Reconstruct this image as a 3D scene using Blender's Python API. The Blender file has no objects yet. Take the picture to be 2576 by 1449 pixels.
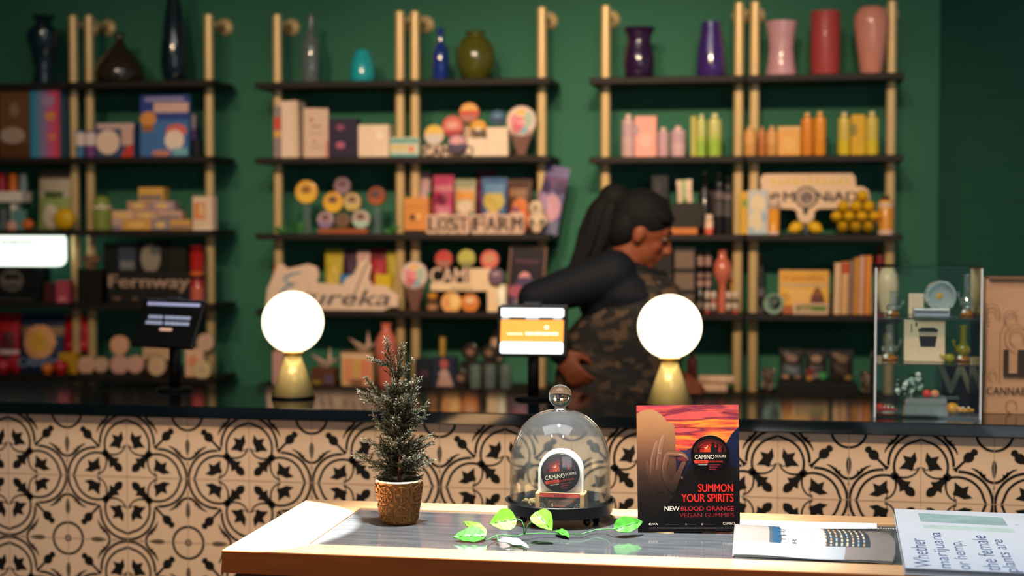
import bpy, bmesh, math, random
from mathutils import Matrix, Vector
random.seed(7)
PI = math.pi
SC = bpy.context.scene
COL = SC.collection

# ------------------------------------------------------------------ camera
FPX = 3900.0                       # focal length in pixels of a 2576 x 1449 frame
YAW = math.radians(10.5)
PITCH = math.atan(164.5 / FPX)
ZC = 1.565
cam = bpy.data.cameras.new('camera')
cam.sensor_fit = 'HORIZONTAL'; cam.sensor_width = 36.0
cam.lens = 36.0 * FPX / 2576.0
cam.clip_start = .05; cam.clip_end = 60
cam.dof.use_dof = True
cam.dof.focus_distance = 3.30
cam.dof.aperture_fstop = 2.0
cam.dof.aperture_blades = 0
camo = bpy.data.objects.new('camera', cam); COL.objects.link(camo)
camo.location = (0, 0, ZC)
camo.rotation_euler = (PI / 2 - PITCH, 0, YAW)
SC.camera = camo

# ------------------------------------------------------------------ world, lights, exposure
w = bpy.data.worlds.new('world'); SC.world = w; w.use_nodes = True
w.node_tree.nodes['Background'].inputs[0].default_value = (.62, .75, 1.0, 1)
w.node_tree.nodes['Background'].inputs[1].default_value = .22
SC.view_settings.view_transform = 'Standard'
SC.view_settings.look = 'None'
SC.view_settings.exposure = 0.0
SC.view_settings.gamma = 1.0
SC.view_settings.use_curve_mapping = False
SC.cycles.use_denoising = True
SC.cycles.max_bounces = 10
SC.cycles.transparent_max_bounces = 24
SC.cycles.transmission_bounces = 10
SC.cycles.sample_clamp_indirect = 6.0

def spot(name, loc, to, power, col, ang, blend=.6, rad=.04):
    l = bpy.data.lights.new(name, 'SPOT'); l.energy = power; l.color = col
    l.spot_size = math.radians(ang); l.spot_blend = blend; l.shadow_soft_size = rad
    o = bpy.data.objects.new(name, l); COL.objects.link(o); o.location = loc
    o.rotation_euler = (Vector(to) - Vector(loc)).to_track_quat('-Z', 'Y').to_euler()
    return o
def area(name, loc, to, power, col, sx, sy):
    l = bpy.data.lights.new(name, 'AREA'); l.energy = power; l.color = col
    l.shape = 'RECTANGLE'; l.size = sx; l.size_y = sy
    o = bpy.data.objects.new(name, l); COL.objects.link(o); o.location = loc
    o.rotation_euler = (Vector(to) - Vector(loc)).to_track_quat('-Z', 'Y').to_euler()
    return o
WARM = (1.0, .74, .47); WARM2 = (1.0, .84, .66); COOL = (.86, .93, 1.0)
# track spots over the customer side, aimed low across the room at the shelf wall
for x, tx, p in ((-2.3, -2.75, 95), (-1.6, -1.95, 150), (-.9, -1.15, 250), (-.3, -.55, 250), (.2, -.02, 140), (.9, 1.0, 45)):
    spot('shelf_spot', (x, 2.35, 3.05), (tx, 6.1, 1.62), p * 1.25, WARM, 36, 1.0, .075)
# track spots on the tiled counter front
for x, p in ((-2.2, 60), (-1.1, 105), (0, 120), (.8, 40)):
    spot('counter_spot', (x, 1.9, 3.1), (x, 4.1, .80), p * 1.35, WARM, 48, 1.0, .05)
# spots over the display table
spot('table_spot', (-1.60, 3.0, 3.15), (-1.255, 3.12, .92), 5200, (1, .95, .86), 16.4, .05, .012)
spot('table_spot', (-.55, 3.10, 3.15), (-.50, 3.12, .92), 1250, (1, .97, .92), 34, .8, .05)
spot('table_spot', (.35, 3.1, 3.15), (.25, 3.10, .92), 150, COOL, 36, .8, .05)
# bright ceiling panel above the customer side, and daylight from the shop window behind the camera
area('ceiling_panel_light', (-.7, 2.6, 3.36), (-.7, 2.6, 0), 44, (.95, .97, 1.0), 2.6, 1.2)
area('window_daylight', (2.2, -2.6, 2.2), (-1.0, 6.0, 1.5), 34, COOL, 2.6, 1.8)

# ------------------------------------------------------------------ pixel rays (room axes: x along the counter, y towards the shelves)
def ray(u, v):
    xc = (u - 1288.0) / FPX; yc = -(v - 724.5) / FPX
    F = Vector((-math.sin(YAW), math.cos(YAW), 0)); R = Vector((math.cos(YAW), math.sin(YAW), 0)); Z = Vector((0, 0, 1))
    return F * math.cos(PITCH) - Z * math.sin(PITCH) + R * xc + (F * math.sin(PITCH) + Z * math.cos(PITCH)) * yc
def P(u, v, y):
    d = ray(u, v); t = y / d.y
    return Vector((d.x * t, y, ZC + d.z * t))
def G(u, v, z):
    d = ray(u, v); t = (z - ZC) / d.z
    return Vector((d.x * t, d.y * t, z))

# ------------------------------------------------------------------ materials
def lin(h):
    h = h.lstrip('#'); c = [int(h[i:i + 2], 16) / 255 for i in (0, 2, 4)]
    return [x / 12.92 if x <= .04045 else ((x + .055) / 1.055) ** 2.4 for x in c]
_M = {}
def M(hx, rough=.5, metal=0.0, coat=0.0, var=.10, scale=30.0, bump=0.0, spec=.25):
    k = (hx, rough, metal, coat, var, scale, bump, spec)
    if k in _M: return _M[k]
    m = bpy.data.materials.new('mat_' + hx.strip('#')); m.use_nodes = True
    nt = m.node_tree; b = nt.nodes['Principled BSDF']
    c = lin(hx)
    tc = nt.nodes.new('ShaderNodeTexCoord'); nz = nt.nodes.new('ShaderNodeTexNoise')
    nz.inputs['Scale'].default_value = scale; nz.inputs['Detail'].default_value = 2
    nt.links.new(tc.outputs['Object'], nz.inputs['Vector'])
    mx = nt.nodes.new('ShaderNodeMix'); mx.data_type = 'RGBA'
    mx.inputs['A'].default_value = [x * (1 - var) for x in c] + [1]
    mx.inputs['B'].default_value = [min(1, x * (1 + var)) for x in c] + [1]
    nt.links.new(nz.outputs['Fac'], mx.inputs['Factor'])
    nt.links.new(mx.outputs['Result'], b.inputs['Base Color'])
    b.inputs['Roughness'].default_value = rough; b.inputs['Metallic'].default_value = metal
    b.inputs['Coat Weight'].default_value = coat; b.inputs['Coat Roughness'].default_value = .05
    b.inputs['Specular IOR Level'].default_value = spec
    if bump:
        bp = nt.nodes.new('ShaderNodeBump'); bp.inputs['Strength'].default_value = bump; bp.inputs['Distance'].default_value = .002
        nt.links.new(nz.outputs['Fac'], bp.inputs['Height']); nt.links.new(bp.outputs['Normal'], b.inputs['Normal'])
    _M[k] = m; return m
def EM(hx, s):
    k = ('em', hx, s)
    if k in _M: return _M[k]
    m = bpy.data.materials.new('glow_' + hx.strip('#')); m.use_nodes = True
    b = m.node_tree.nodes['Principled BSDF']
    b.inputs['Base Color'].default_value = lin(hx) + [1]
    b.inputs['Emission Color'].default_value = lin(hx) + [1]; b.inputs['Emission Strength'].default_value = s
    b.inputs['Roughness'].default_value = .3
    _M[k] = m; return m
def GL(hx='#ffffff', ior=1.5, haze=0.0, hc=None):
    """thin clear wall: what is behind shows through, the surface mirrors by Fresnel"""
    k = ('gl', hx, ior, haze, hc)
    if k in _M: return _M[k]
    m = bpy.data.materials.new('glass_' + hx.strip('#')); m.use_nodes = True
    nt = m.node_tree; nt.nodes.clear()
    o = nt.nodes.new('ShaderNodeOutputMaterial'); mx = nt.nodes.new('ShaderNodeMixShader')
    t = nt.nodes.new('ShaderNodeBsdfTransparent'); t.inputs[0].default_value = lin(hx) + [1]
    g = nt.nodes.new('ShaderNodeBsdfGlossy'); g.inputs['Roughness'].default_value = .02
    lw = nt.nodes.new('ShaderNodeLayerWeight'); lw.inputs['Blend'].default_value = .5
    pw_ = nt.nodes.new('ShaderNodeMath'); pw_.operation = 'POWER'; pw_.inputs[1].default_value = 3.4
    f0 = ((ior - 1) / (ior + 1)) ** 2
    ma = nt.nodes.new('ShaderNodeMath'); ma.operation = 'MULTIPLY_ADD'; ma.inputs[1].default_value = 1 - f0; ma.inputs[2].default_value = f0
    nt.links.new(lw.outputs['Facing'], pw_.inputs[0]); nt.links.new(pw_.outputs[0], ma.inputs[0])
    nt.links.new(ma.outputs[0], mx.inputs[0])
    if haze:
        d = nt.nodes.new('ShaderNodeBsdfDiffuse'); d.inputs[0].default_value = (lin(hc) if hc else [.85, .9, .95]) + [1]
        m2 = nt.nodes.new('ShaderNodeMixShader'); m2.inputs[0].default_value = haze
        nt.links.new(t.outputs[0], m2.inputs[1]); nt.links.new(d.outputs[0], m2.inputs[2])
        nt.links.new(m2.outputs[0], mx.inputs[1])
    else:
        nt.links.new(t.outputs[0], mx.inputs[1])
    nt.links.new(g.outputs[0], mx.inputs[2]); nt.links.new(mx.outputs[0], o.inputs[0])
    _M[k] = m; return m
def SG(hx='#ffffff'):
    k = ('sg', hx)
    if k in _M: return _M[k]
    m = bpy.data.materials.new('solid_glass'); m.use_nodes = True
    b = m.node_tree.nodes['Principled BSDF']
    b.inputs['Base Color'].default_value = lin(hx) + [1]
    b.inputs['Transmission Weight'].default_value = 1; b.inputs['Roughness'].default_value = .01; b.inputs['IOR'].default_value = 1.47
    _M[k] = m; return m

def wood(name, c1, c2, rough=.35, coat=.3, sx=3, sy=40, ax='X'):
    m = bpy.data.materials.new(name); m.use_nodes = True
    nt = m.node_tree; b = nt.nodes['Principled BSDF']
    tc = nt.nodes.new('ShaderNodeTexCoord'); mp = nt.nodes.new('ShaderNodeMapping')
    mp.inputs['Scale'].default_value = (sx, sy, sy) if ax == 'X' else (sy, sx, sy)
    nz = nt.nodes.new('ShaderNodeTexNoise'); nz.inputs['Scale'].default_value = 2.0; nz.inputs['Detail'].default_value = 6
    cr = nt.nodes.new('ShaderNodeValToRGB')
    cr.color_ramp.elements[0].position = .3; cr.color_ramp.elements[0].color = lin(c1) + [1]
    cr.color_ramp.elements[1].position = .7; cr.color_ramp.elements[1].color = lin(c2) + [1]
    nt.links.new(tc.outputs['Object'], mp.inputs[0]); nt.links.new(mp.outputs[0], nz.inputs['Vector'])
    nt.links.new(nz.outputs['Fac'], cr.inputs[0]); nt.links.new(cr.outputs[0], b.inputs['Base Color'])
    b.inputs['Roughness'].default_value = rough; b.inputs['Coat Weight'].default_value = coat; b.inputs['Coat Roughness'].default_value = .12
    return m

# ------------------------------------------------------------------ mesh builder
I4 = Matrix.Identity(4)
_TX = {}
def text_mesh(s, bold=0.0):
    k = (s, bold)
    if k not in _TX:
        cu = bpy.data.curves.new('lettering', 'FONT'); cu.body = s; cu.size = 1; cu.offset = bold; cu.resolution_u = 3
        ob = bpy.data.objects.new('lettering', cu)
        me = bpy.data.meshes.new_from_object(ob)
        vs = [(v.co.x, v.co.y) for v in me.vertices]; fs = [tuple(p.vertices) for p in me.polygons]
        bpy.data.objects.remove(ob); bpy.data.curves.remove(cu); bpy.data.meshes.remove(me)
        x0 = min(a for a, _ in vs); x1 = max(a for a, _ in vs); y0 = min(b for _, b in vs); y1 = max(b for _, b in vs)
        _TX[k] = ([(a - x0, b - y0) for a, b in vs], fs, x1 - x0, y1 - y0)
    return _TX[k]

class MB:
    def __init__(s): s.v = []; s.f = []; s.mi = []; s.sm = []; s.mats = []
    def m(s, mat):
        if mat not in s.mats: s.mats.append(mat)
        return s.mats.index(mat)
    def add(s, vs, fs, mat, smooth=False, mx=I4):
        b = len(s.v); s.v += [mx @ Vector(v) for v in vs]; i = s.m(mat)
        for f in fs: s.f.append([b + q for q in f]); s.mi.append(i); s.sm.append(smooth)
        return s
    def box(s, x0, x1, y0, y1, z0, z1, mat, bev=0.0, seg=2, mx=I4):
        if bev <= 0:
            vs = [(x, y, z) for x in (x0, x1) for y in (y0, y1) for z in (z0, z1)]
            return s.add(vs, [(0, 1, 3, 2), (4, 6, 7, 5), (0, 4, 5, 1), (2, 3, 7, 6), (0, 2, 6, 4), (1, 5, 7, 3)], mat, False, mx)
        bm = bmesh.new(); bmesh.ops.create_cube(bm, size=1)
        for v in bm.verts: v.co = Vector(((x0 + x1) / 2 + v.co.x * (x1 - x0), (y0 + y1) / 2 + v.co.y * (y1 - y0), (z0 + z1) / 2 + v.co.z * (z1 - z0)))
        bmesh.ops.bevel(bm, geom=bm.edges[:], offset=bev, segments=seg, affect='EDGES', profile=.5)
        bm.verts.index_update()
        s.add([v.co[:] for v in bm.verts], [[v.index for v in f.verts] for f in bm.faces], mat, False, mx); bm.free(); return s
    def lathe(s, prof, mat, n=32, c=(0, 0, 0), mx=I4, smooth=True, close=True):
        """prof: list of (radius, height) bottom to top; sharp corners keep their own ring"""
        pts = [prof[0]]
        for i in range(1, len(prof) - 1):
            a = Vector((prof[i][0] - prof[i - 1][0], prof[i][1] - prof[i - 1][1])); b = Vector((prof[i + 1][0] - prof[i][0], prof[i + 1][1] - prof[i][1]))
            pts.append(prof[i])
            if a.length > 1e-9 and b.length > 1e-9 and a.angle(b) > math.radians(38): pts.append(None); pts.append(prof[i])
        pts.append(prof[-1])
        vs = []; fs = []; prev = None
        for p in pts:
            if p is None: prev = None; continue
            st = len(vs)
            if p[0] < 1e-6: vs.append((c[0], c[1], c[2] + p[1])); cur = (st, 1)
            else:
                for k in range(n):
                    a = 2 * PI * k / n; vs.append((c[0] + p[0] * math.cos(a), c[1] + p[0] * math.sin(a), c[2] + p[1]))
                cur = (st, n)
            if prev:
                (a0, na), (b0, nb) = prev, cur
                for k in range(n):
                    k2 = (k + 1) % n
                    if na == n and nb == n: fs.append((a0 + k, a0 + k2, b0 + k2, b0 + k))
                    elif na == 1 and nb == n: fs.append((a0, b0 + k2, b0 + k))
                    elif na == n and nb == 1: fs.append((a0 + k, a0 + k2, b0))
            prev = cur
        if close:
            for p, st in ((prof[0], 0),):
                if p[0] > 1e-6: fs.append(tuple(range(n - 1, -1, -1)))
            if prof[-1][0] > 1e-6: fs.append(tuple(range(len(vs) - n, len(vs))))
        return s.add(vs, fs, mat, smooth, mx)
    def cyl(s, c, r, h, mat, n=24, mx=I4, r2=None):
        return s.lathe([(r, 0), (r if r2 is None else r2, h)], mat, n, c, mx)
    def tube(s, path, rad, mat, n=8, mx=I4, sq=1.0):
        path = [Vector(p) for p in path]; m = len(path)
        if not hasattr(rad, '__len__'): rad = [rad] * m
        vs = []; fs = []; up = None
        for i, p in enumerate(path):
            t = (path[min(i + 1, m - 1)] - path[max(i - 1, 0)]).normalized()
            if up is None: up = Vector((0, 0, 1)) if abs(t.z) < .9 else Vector((0, 1, 0))
            a = t.cross(up).normalized(); b = a.cross(t).normalized(); up = b
            for k in range(n):
                q = 2 * PI * k / n; vs.append(p + a * math.cos(q) * rad[i] + b * math.sin(q) * rad[i] * sq)
        for i in range(m - 1):
            for k in range(n):
                k2 = (k + 1) % n; fs.append((i * n + k, i * n + k2, (i + 1) * n + k2, (i + 1) * n + k))
        fs.append(tuple(range(n - 1, -1, -1))); fs.append(tuple(range((m - 1) * n, m * n)))
        return s.add(vs, fs, mat, True, mx)
    def ell(s, c, r, mat, nu=20, nv=12, mx=I4):
        if not hasattr(r, '__len__'): r = (r, r, r)
        vs = [(c[0], c[1], c[2] - r[2])]; fs = []
        for j in range(1, nv):
            a = -PI / 2 + PI * j / nv
            for k in range(nu):
                q = 2 * PI * k / nu; vs.append((c[0] + r[0] * math.cos(a) * math.cos(q), c[1] + r[1] * math.cos(a) * math.sin(q), c[2] + r[2] * math.sin(a)))
        vs.append((c[0], c[1], c[2] + r[2])); L = len(vs) - 1
        for k in range(nu):
            k2 = (k + 1) % nu; fs.append((0, 1 + k2, 1 + k)); fs.append((L, L - nu + k, L - nu + k2))
            for j in range(nv - 2): fs.append((1 + j * nu + k, 1 + j * nu + k2, 1 + (j + 1) * nu + k2, 1 + (j + 1) * nu + k))
        return s.add(vs, fs, mat, True, mx)
    def poly(s, pts, mat, mx=I4, z=0.0):
        """flat outline in the local x-y plane"""
        return s.add([(x, y, z) for x, y in pts], [tuple(range(len(pts)))], mat, False, mx)
    def prism(s, pts, h, mat, mx=I4, z=0.0):
        n = len(pts); vs = [(x, y, z) for x, y in pts] + [(x, y, z + h) for x, y in pts]
        fs = [tuple(range(n - 1, -1, -1)), tuple(range(n, 2 * n))] + [(i, (i + 1) % n, n + (i + 1) % n, n + i) for i in range(n)]
        return s.add(vs, fs, mat, False, mx)
    def strip(s, pts, wd, mat, mx=I4, z=0.0):
        """a line of constant or varying width in the local x-y plane"""
        n = len(pts); vs = []
        if not hasattr(wd, '__len__'): wd = [wd] * n
        for i in range(n):
            a = Vector(pts[max(0, i - 1)]); b = Vector(pts[min(n - 1, i + 1)]); d = (b - a).normalized(); q = Vector((-d.y, d.x)) * wd[i] / 2
            vs += [(pts[i][0] + q.x, pts[i][1] + q.y, z), (pts[i][0] - q.x, pts[i][1] - q.y, z)]
        return s.add(vs, [(2 * i, 2 * i + 1, 2 * i + 3, 2 * i + 2) for i in range(n - 1)], mat, False, mx)
    def text(s, t, x, y, h, mat, mx=I4, z=0.0, bold=0.0, align='C', wid=None, thick=0.0, sx=1.0, shear=0.0):
        """lettering in the local x-y plane, h = height of the line, (x, y) = middle / left / right of its foot"""
        vs, fs, W, H = text_mesh(t, 0.0)
        k = h / H; kx = (wid / W) if wid else k * sx
        ox = {'C': -W * kx / 2, 'L': 0, 'R': -W * kx}[align]
        v2 = [(x + ox + a * kx + shear * b * k, y + b * k, z + thick) for a, b in vs]
        for n_, q_ in enumerate([-bold, bold] if bold > 0 else []):          # heavier strokes: the same letters struck again a hair to each side
            s.add([(a + q_ * .75 * kx, b, c - .00006 * (n_ + 1)) for a, b, c in v2], fs, mat, False, mx)
        s.add(v2, fs, mat, False, mx)
        if thick:
            from collections import Counter
            cnt = Counter(); 
            for f in fs:
                for i in range(len(f)): cnt[(f[i], f[(i + 1) % len(f)])] += 1
            vv = v2 + [(a, b, z) for a, b, _ in v2]; n = len(v2)
            s.add(vv, [(b, a, n + a, n + b) for (a, b) in cnt if (b, a) not in cnt], mat, False, mx)
        return s
    def build(s, name, parent=None, loc=(0, 0, 0), rot=(0, 0, 0)):
        me = bpy.data.meshes.new(name)
        me.from_pydata([tuple(v) for v in s.v], [], s.f)
        for mt in s.mats: me.materials.append(mt)
        me.polygons.foreach_set('material_index', s.mi); me.polygons.foreach_set('use_smooth', s.sm)
        me.update()
        o = bpy.data.objects.new(name, me); COL.objects.link(o)
        if parent: o.parent = parent
        o.location = loc; o.rotation_euler = rot
        return o

def tag(o, label, cat, group=None, kind=None):
    o['label'] = label; o['category'] = cat
    if group: o['group'] = group
    if kind: o['kind'] = kind
    return o
def thing(name, label, cat, loc, rz=0, group=None, rot=None):
    o = bpy.data.objects.new(name, None); COL.objects.link(o)
    o.location = loc; o.rotation_euler = rot or (0, 0, rz); o.empty_display_size = .05
    return tag(o, label, cat, group)
def struct(mb, name):
    o = mb.build(name); o['kind'] = 'structure'; return o
# matrix that stands the local x-y drawing plane upright: drawing x -> x, drawing y -> z, drawing z -> towards the viewer (-y)
def up(x=0, y=0, z=0):
    return Matrix(((1, 0, 0, x), (0, 0, -1, y), (0, 1, 0, z), (0, 0, 0, 1)))
def circ(cx, cy, rx, ry=None, n=28, a0=0, a1=2 * PI):
    ry = rx if ry is None else ry
    k = n if abs(a1 - a0 - 2 * PI) < 1e-6 else n + 1
    return [(cx + rx * math.cos(a0 + (a1 - a0) * i / n), cy + ry * math.sin(a0 + (a1 - a0) * i / n)) for i in range(k)]
def rrect(x0, x1, y0, y1, r, n=5):
    o = []
    for cx, cy, a in ((x1 - r, y0 + r, -PI / 2), (x1 - r, y1 - r, 0), (x0 + r, y1 - r, PI / 2), (x0 + r, y0 + r, PI)):
        o += [(cx + r * math.cos(a + PI / 2 * i / n), cy + r * math.sin(a + PI / 2 * i / n)) for i in range(n + 1)]
    return o
def art(mb, A, x0, z0, w, h, y, mx0=I4, step=.0004):
    """printed shapes on an upright front face that spans w x h from (x0, z0) at depth y"""
    for i, a in enumerate(A):
        mx = mx0 @ up(x0, y - step * (i + 1), z0); k = a[0]
        c = a[-1]; mt = c if not isinstance(c, str) else M(c, .5)
        if k == 'r': mb.poly([(a[1] * w, a[2] * h), (a[3] * w, a[2] * h), (a[3] * w, a[4] * h), (a[1] * w, a[4] * h)], mt, mx)
        elif k == 'c': mb.poly(circ(a[1] * w, a[2] * h, a[3] * w), mt, mx)
        elif k == 'e': mb.poly(circ(a[1] * w, a[2] * h, a[3] * w, a[4] * h), mt, mx)
        elif k == 'p': mb.poly([(x * w, z * h) for x, z in a[1]], mt, mx)
        elif k == 'l': mb.strip([(x * w, z * h) for x, z in a[1]], a[2] * w, mt, mx)
        elif k == 't': mb.text(a[1], a[2] * w, a[3] * h, a[4] * h, mt, mx, bold=.02, wid=(a[5] * w if len(a) > 6 else None))
# ------------------------------------------------------------------ the room
YW = 6.15
def wallmat(name, hx, blocks):
    m = M(hx, .75, var=.06, scale=3.0).copy(); m.name = name
    if blocks:
        nt = m.node_tree; b = nt.nodes['Principled BSDF']
        tc = nt.nodes.new('ShaderNodeTexCoord'); mp = nt.nodes.new('ShaderNodeMapping'); mp.inputs['Rotation'].default_value = (PI / 2, 0, 0)
        br = nt.nodes.new('ShaderNodeTexBrick'); br.inputs['Scale'].default_value = 1.0
        br.inputs['Brick Width'].default_value = .30; br.inputs['Row Height'].default_value = .15; br.inputs['Mortar Size'].default_value = .006; br.inputs['Mortar Smooth'].default_value = .4
        bp = nt.nodes.new('ShaderNodeBump'); bp.inputs['Strength'].default_value = .5; bp.inputs['Distance'].default_value = .006; bp.invert = True
        nt.links.new(tc.outputs['Object'], mp.inputs[0]); nt.links.new(mp.outputs[0], br.inputs['Vector'])
        nt.links.new(br.outputs['Fac'], bp.inputs['Height']); nt.links.new(bp.outputs['Normal'], b.inputs['Normal'])
    return m
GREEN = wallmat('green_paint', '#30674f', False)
xr = P(2362, 300, YW).x
struct(MB().box(-5, xr, YW, YW + .9, 0, 3.4, GREEN), 'wall_back')
struct(MB().box(-5.2, -5, -4, YW + .9, 0, 3.4, GREEN), 'wall_left')
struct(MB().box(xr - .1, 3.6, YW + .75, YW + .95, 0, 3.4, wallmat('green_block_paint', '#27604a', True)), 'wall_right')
struct(MB().box(-5, 3.6, -4, 7.2, -.08, 0, wood('floor_boards', '#3a2c22', '#544031', .4, .2)), 'floor')
struct(MB().box(-5, 3.6, -4, 7.2, 3.4, 3.5, M('#c9c7c2', .9)), 'ceiling')

# ------------------------------------------------------------------ wall shelving bays
BRASS = M('#e6c48c', .38, .3, var=.05)
BRASS2 = M('#d2a54e', .22, 1.0, var=.04)
BLK = M('#1d1512', .6, var=.2, scale=60)
SHZ = {'L': (2.119, 1.817, 1.523, 1.227, .931), 'M': (2.105, 1.8085, 1.5094, 1.209, .91), 'R': (2.1006, 1.8016, 1.5087, 1.2116, .91)}
HT = .012
def ST(unit, row): return SHZ[unit][row - 1] + HT
PY = 5.965
def bay(u, xa, xb, ea, eb, pa, pb, label):
    """poles at xa / xb, board overhangs ea / eb, pole tops pa / pb"""
    t = thing('wall_shelf_unit', label, 'shelf', ((xa + xb) / 2, PY, 0), group='brass and black wall shelving bays')
    cx = (xa + xb) / 2
    for x, top in ((xa, pa), (xb, pb)):
        if x < -3.3: continue
        po_ = MB().lathe([(.0185, 0), (.0185, top - .004), (.0145, top)], BRASS, 20, (x - cx, 0, 0)).build('pole', t)
        b = MB(); r = Matrix.Translation((x - cx, 0, top - .03)) @ Matrix.Rotation(-PI / 2, 4, 'X')
        b.lathe([(.011, .01), (.011, YW - PY - .014)], BRASS, 14, mx=r).lathe([(.034, YW - PY - .014), (.034, YW - PY - .003), (.028, YW - PY)], BRASS, 22, mx=r)
        b.build('wall_bracket', po_)
    for z in SHZ[u]:
        MB().box(xa - ea - cx, xb + eb - cx, 5.85 - PY, 6.10 - PY, z - HT, z + HT, BLK, .002, 1).build('shelf_board', t)
zt = lambda u, v: P(u, v, PY).z
xp = lambda u: P(u, 400, PY).x
ov = .058
bay('L', xp(188) - .53, xp(188), .03, .030, 0, zt(188, 38), 'shelving bay cut off by the left picture edge, behind the lit white sign')
bay('L', xp(228), xp(528), .030, ov, zt(228, 38), zt(528, 36), 'brass and black shelving bay holding the squat brown vase and the blue book')
bay('M', xp(700), xp(1007), ov, .030, zt(700, 36), zt(1007, 28), 'brass and black shelving bay holding the small turquoise vase and leaning white books')
bay('M', xp(1045), xp(1363), .030, .050, zt(1045, 28), zt(1363, 18), 'brass and black shelving bay holding the cobalt bottle and round olive vase')
bay('R', xp(1523), xp(1857), .048, .0265, zt(1523, 14), zt(1857, 6), 'brass and black shelving bay behind the person, purple vases on top')
bay('R', xp(1897), xp(2240), .0265, .040, zt(1897, 4), zt(2240, 2), 'brass and black shelving bay holding three pink and red vases on top')

# ------------------------------------------------------------------ the counter with patterned tiles
ZCT = 1.0535; YC = 4.10; PT = .36375
STONE = M('#0a1216', .075, coat=.0, var=.3, scale=120, spec=.5)
ct = thing('service_counter', 'long service counter with glossy black stone top and black-on-cream patterned tile front', 'counter', (0, YC, 0))
XL, XR = -3.8708, 1.5855
MB().box(XL, XR, -.03, .54, ZCT - .034, ZCT, STONE, .003, 2).build('countertop', ct)
CREAM = M('#e9c8a6', .4, var=.05, scale=6); GROUT = M('#b59a80', .7); INK = M('#16120d', .65, var=.25, scale=40)
tf = MB().box(XL, XR, .0, .5, 0, ZCT - .034, CREAM)
def D4(fn):
    """the motif and its seven turned and mirrored copies"""
    for q in range(4):
        for mir in (1, -1):
            c, s_ = (1, 0, -1, 0)[q], (0, 1, 0, -1)[q]
            fn(lambda p, c=c, s_=s_, mir=mir: (c * p[0] * mir - s_ * p[1], s_ * p[0] * mir + c * p[1]))
unit = MB()
def bez(pts, n=8):
    o = []
    for i in range(n + 1):
        t = i / n; q = [Vector(p) for p in pts]
        while len(q) > 1: q = [q[j].lerp(q[j + 1], t) for j in range(len(q) - 1)]
        o.append((q[0].x, q[0].y))
    return o
def motif(T):
    L = lambda pts: [T(p) for p in pts]
    # double rings of one half lobe (the mirror copy closes it)
    unit.strip(L(circ(0, .268, .224, n=14, a0=-.05, a1=PI / 2)), .020, INK)
    r2 = [(.185 * math.cos(a), .25 + .185 * math.sin(a)) for a in [-.22 + i * (PI / 2 + .22 - .25) / 11 for i in range(12)]] + [(0, .447)]
    unit.strip(L(r2), .018, INK)
    # little fleur leaf in the lobe with its curl
    unit.poly(L([(.040, .358), (.070, .318), (.126, .330), (.108, .286), (.152, .232), (.096, .232), (.060, .218), (.046, .262), (.028, .298)]), INK)
    unit.strip(L(bez([(.180, .180), (.10, .155), (.03, .18), (.008, .25)], 8)), [.016, .016, .015, .014, .013, .013, .012, .010, .008], INK)
    unit.strip(L(bez([(.060, .240), (.040, .222), (.020, .225), (.024, .248)], 5)), .008, INK)
    # half of the diagonal leaf with barbs, the node square, the outer stem with bulb and knob
    d = (.7071, .7071); e = (-.7071, .7071)
    def dg(pr): return L([(a * d[0] + b * e[0], a * d[1] + b * e[1]) for a, b in pr])
    unit.poly(dg([(.262, 0), (.262, .014), (.235, .016), (.205, .022), (.178, .030), (.150, .056), (.138, .022), (.108, .034), (.080, .026), (.064, .010), (.060, 0)]), INK)
    unit.poly(dg([(.238, 0), (.238, .028), (.284, .028), (.284, 0)]), INK)
    unit.poly(dg([(.325, 0), (.325, .022), (.350, .010), (.420, .009), (.432, .024), (.455, .036), (.480, .034), (.497, .018), (.505, .022), (.518, .026), (.532, .020), (.540, 0)]), INK)
    # bracket, drop and ring between the lobes
    unit.strip(L(bez([(.345, .250), (.395, .240), (.425, .196), (.450, .150), (.500, .152)], 9)), [.006, .012, .017, .020, .021, .021, .021, .020, .020, .020], INK)
    unit.poly(L([(.402, .200), (.412, .238), (.424, .205), (.446, .214), (.436, .182), (.424, .180)]), INK)
    unit.poly(L([(.5, .176), (.492, .19), (.484, .23), (.482, .265), (.488, .295), (.5, .315)]), INK)
    unit.strip(L(circ(.5, .5, .124, n=9, a0=-PI / 2 - .01, a1=-3 * PI / 4 - PI / 4 + .0 - .01)[:6]), .019, INK)
    unit.poly(L([(.5, .462), (.494, .476), (.478, .478), (.494, .490), (.5, .5)]), INK)
    unit.poly(L([(.5, .098), (.490, .112), (.496, .114), (.494, .130), (.5, .130)]), INK)
D4(motif)
x0g = -2.2339; z0g = .8445
for i in range(-4, 11):
    for j in range(-2, 2):
        cx = x0g + i * PT; cz = z0g + j * PT
        mx = Matrix.Translation((cx, -.0006, cz)) @ Matrix.Scale(PT, 4) @ up()
        top = ZCT - .036
        for f, mi in zip(unit.f, unit.mi):
            vs = [mx @ unit.v[k] for k in f]
            if all(v.z < 0 for v in vs): continue
            if all(0 <= v.z <= top for v in vs): tf.add(vs, [tuple(range(len(vs)))], INK)
            elif any(v.z < top for v in vs): tf.add([Vector((v.x, v.y, max(0, min(v.z, top)))) for v in vs], [tuple(range(len(vs)))], INK)
for i in range(-12, 28):
    x = x0g + i * PT / 2
    if XL < x < XR: tf.box(x - .001, x + .001, -.0009, 0, 0, ZCT - .036, GROUT)
for j in range(-5, 2):
    z = z0g + j * PT / 2
    if 0 < z < ZCT - .04: tf.box(XL, XR, -.0009, 0, z - .001, z + .001, GROUT)
tf.build('tile_front', ct)

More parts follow.
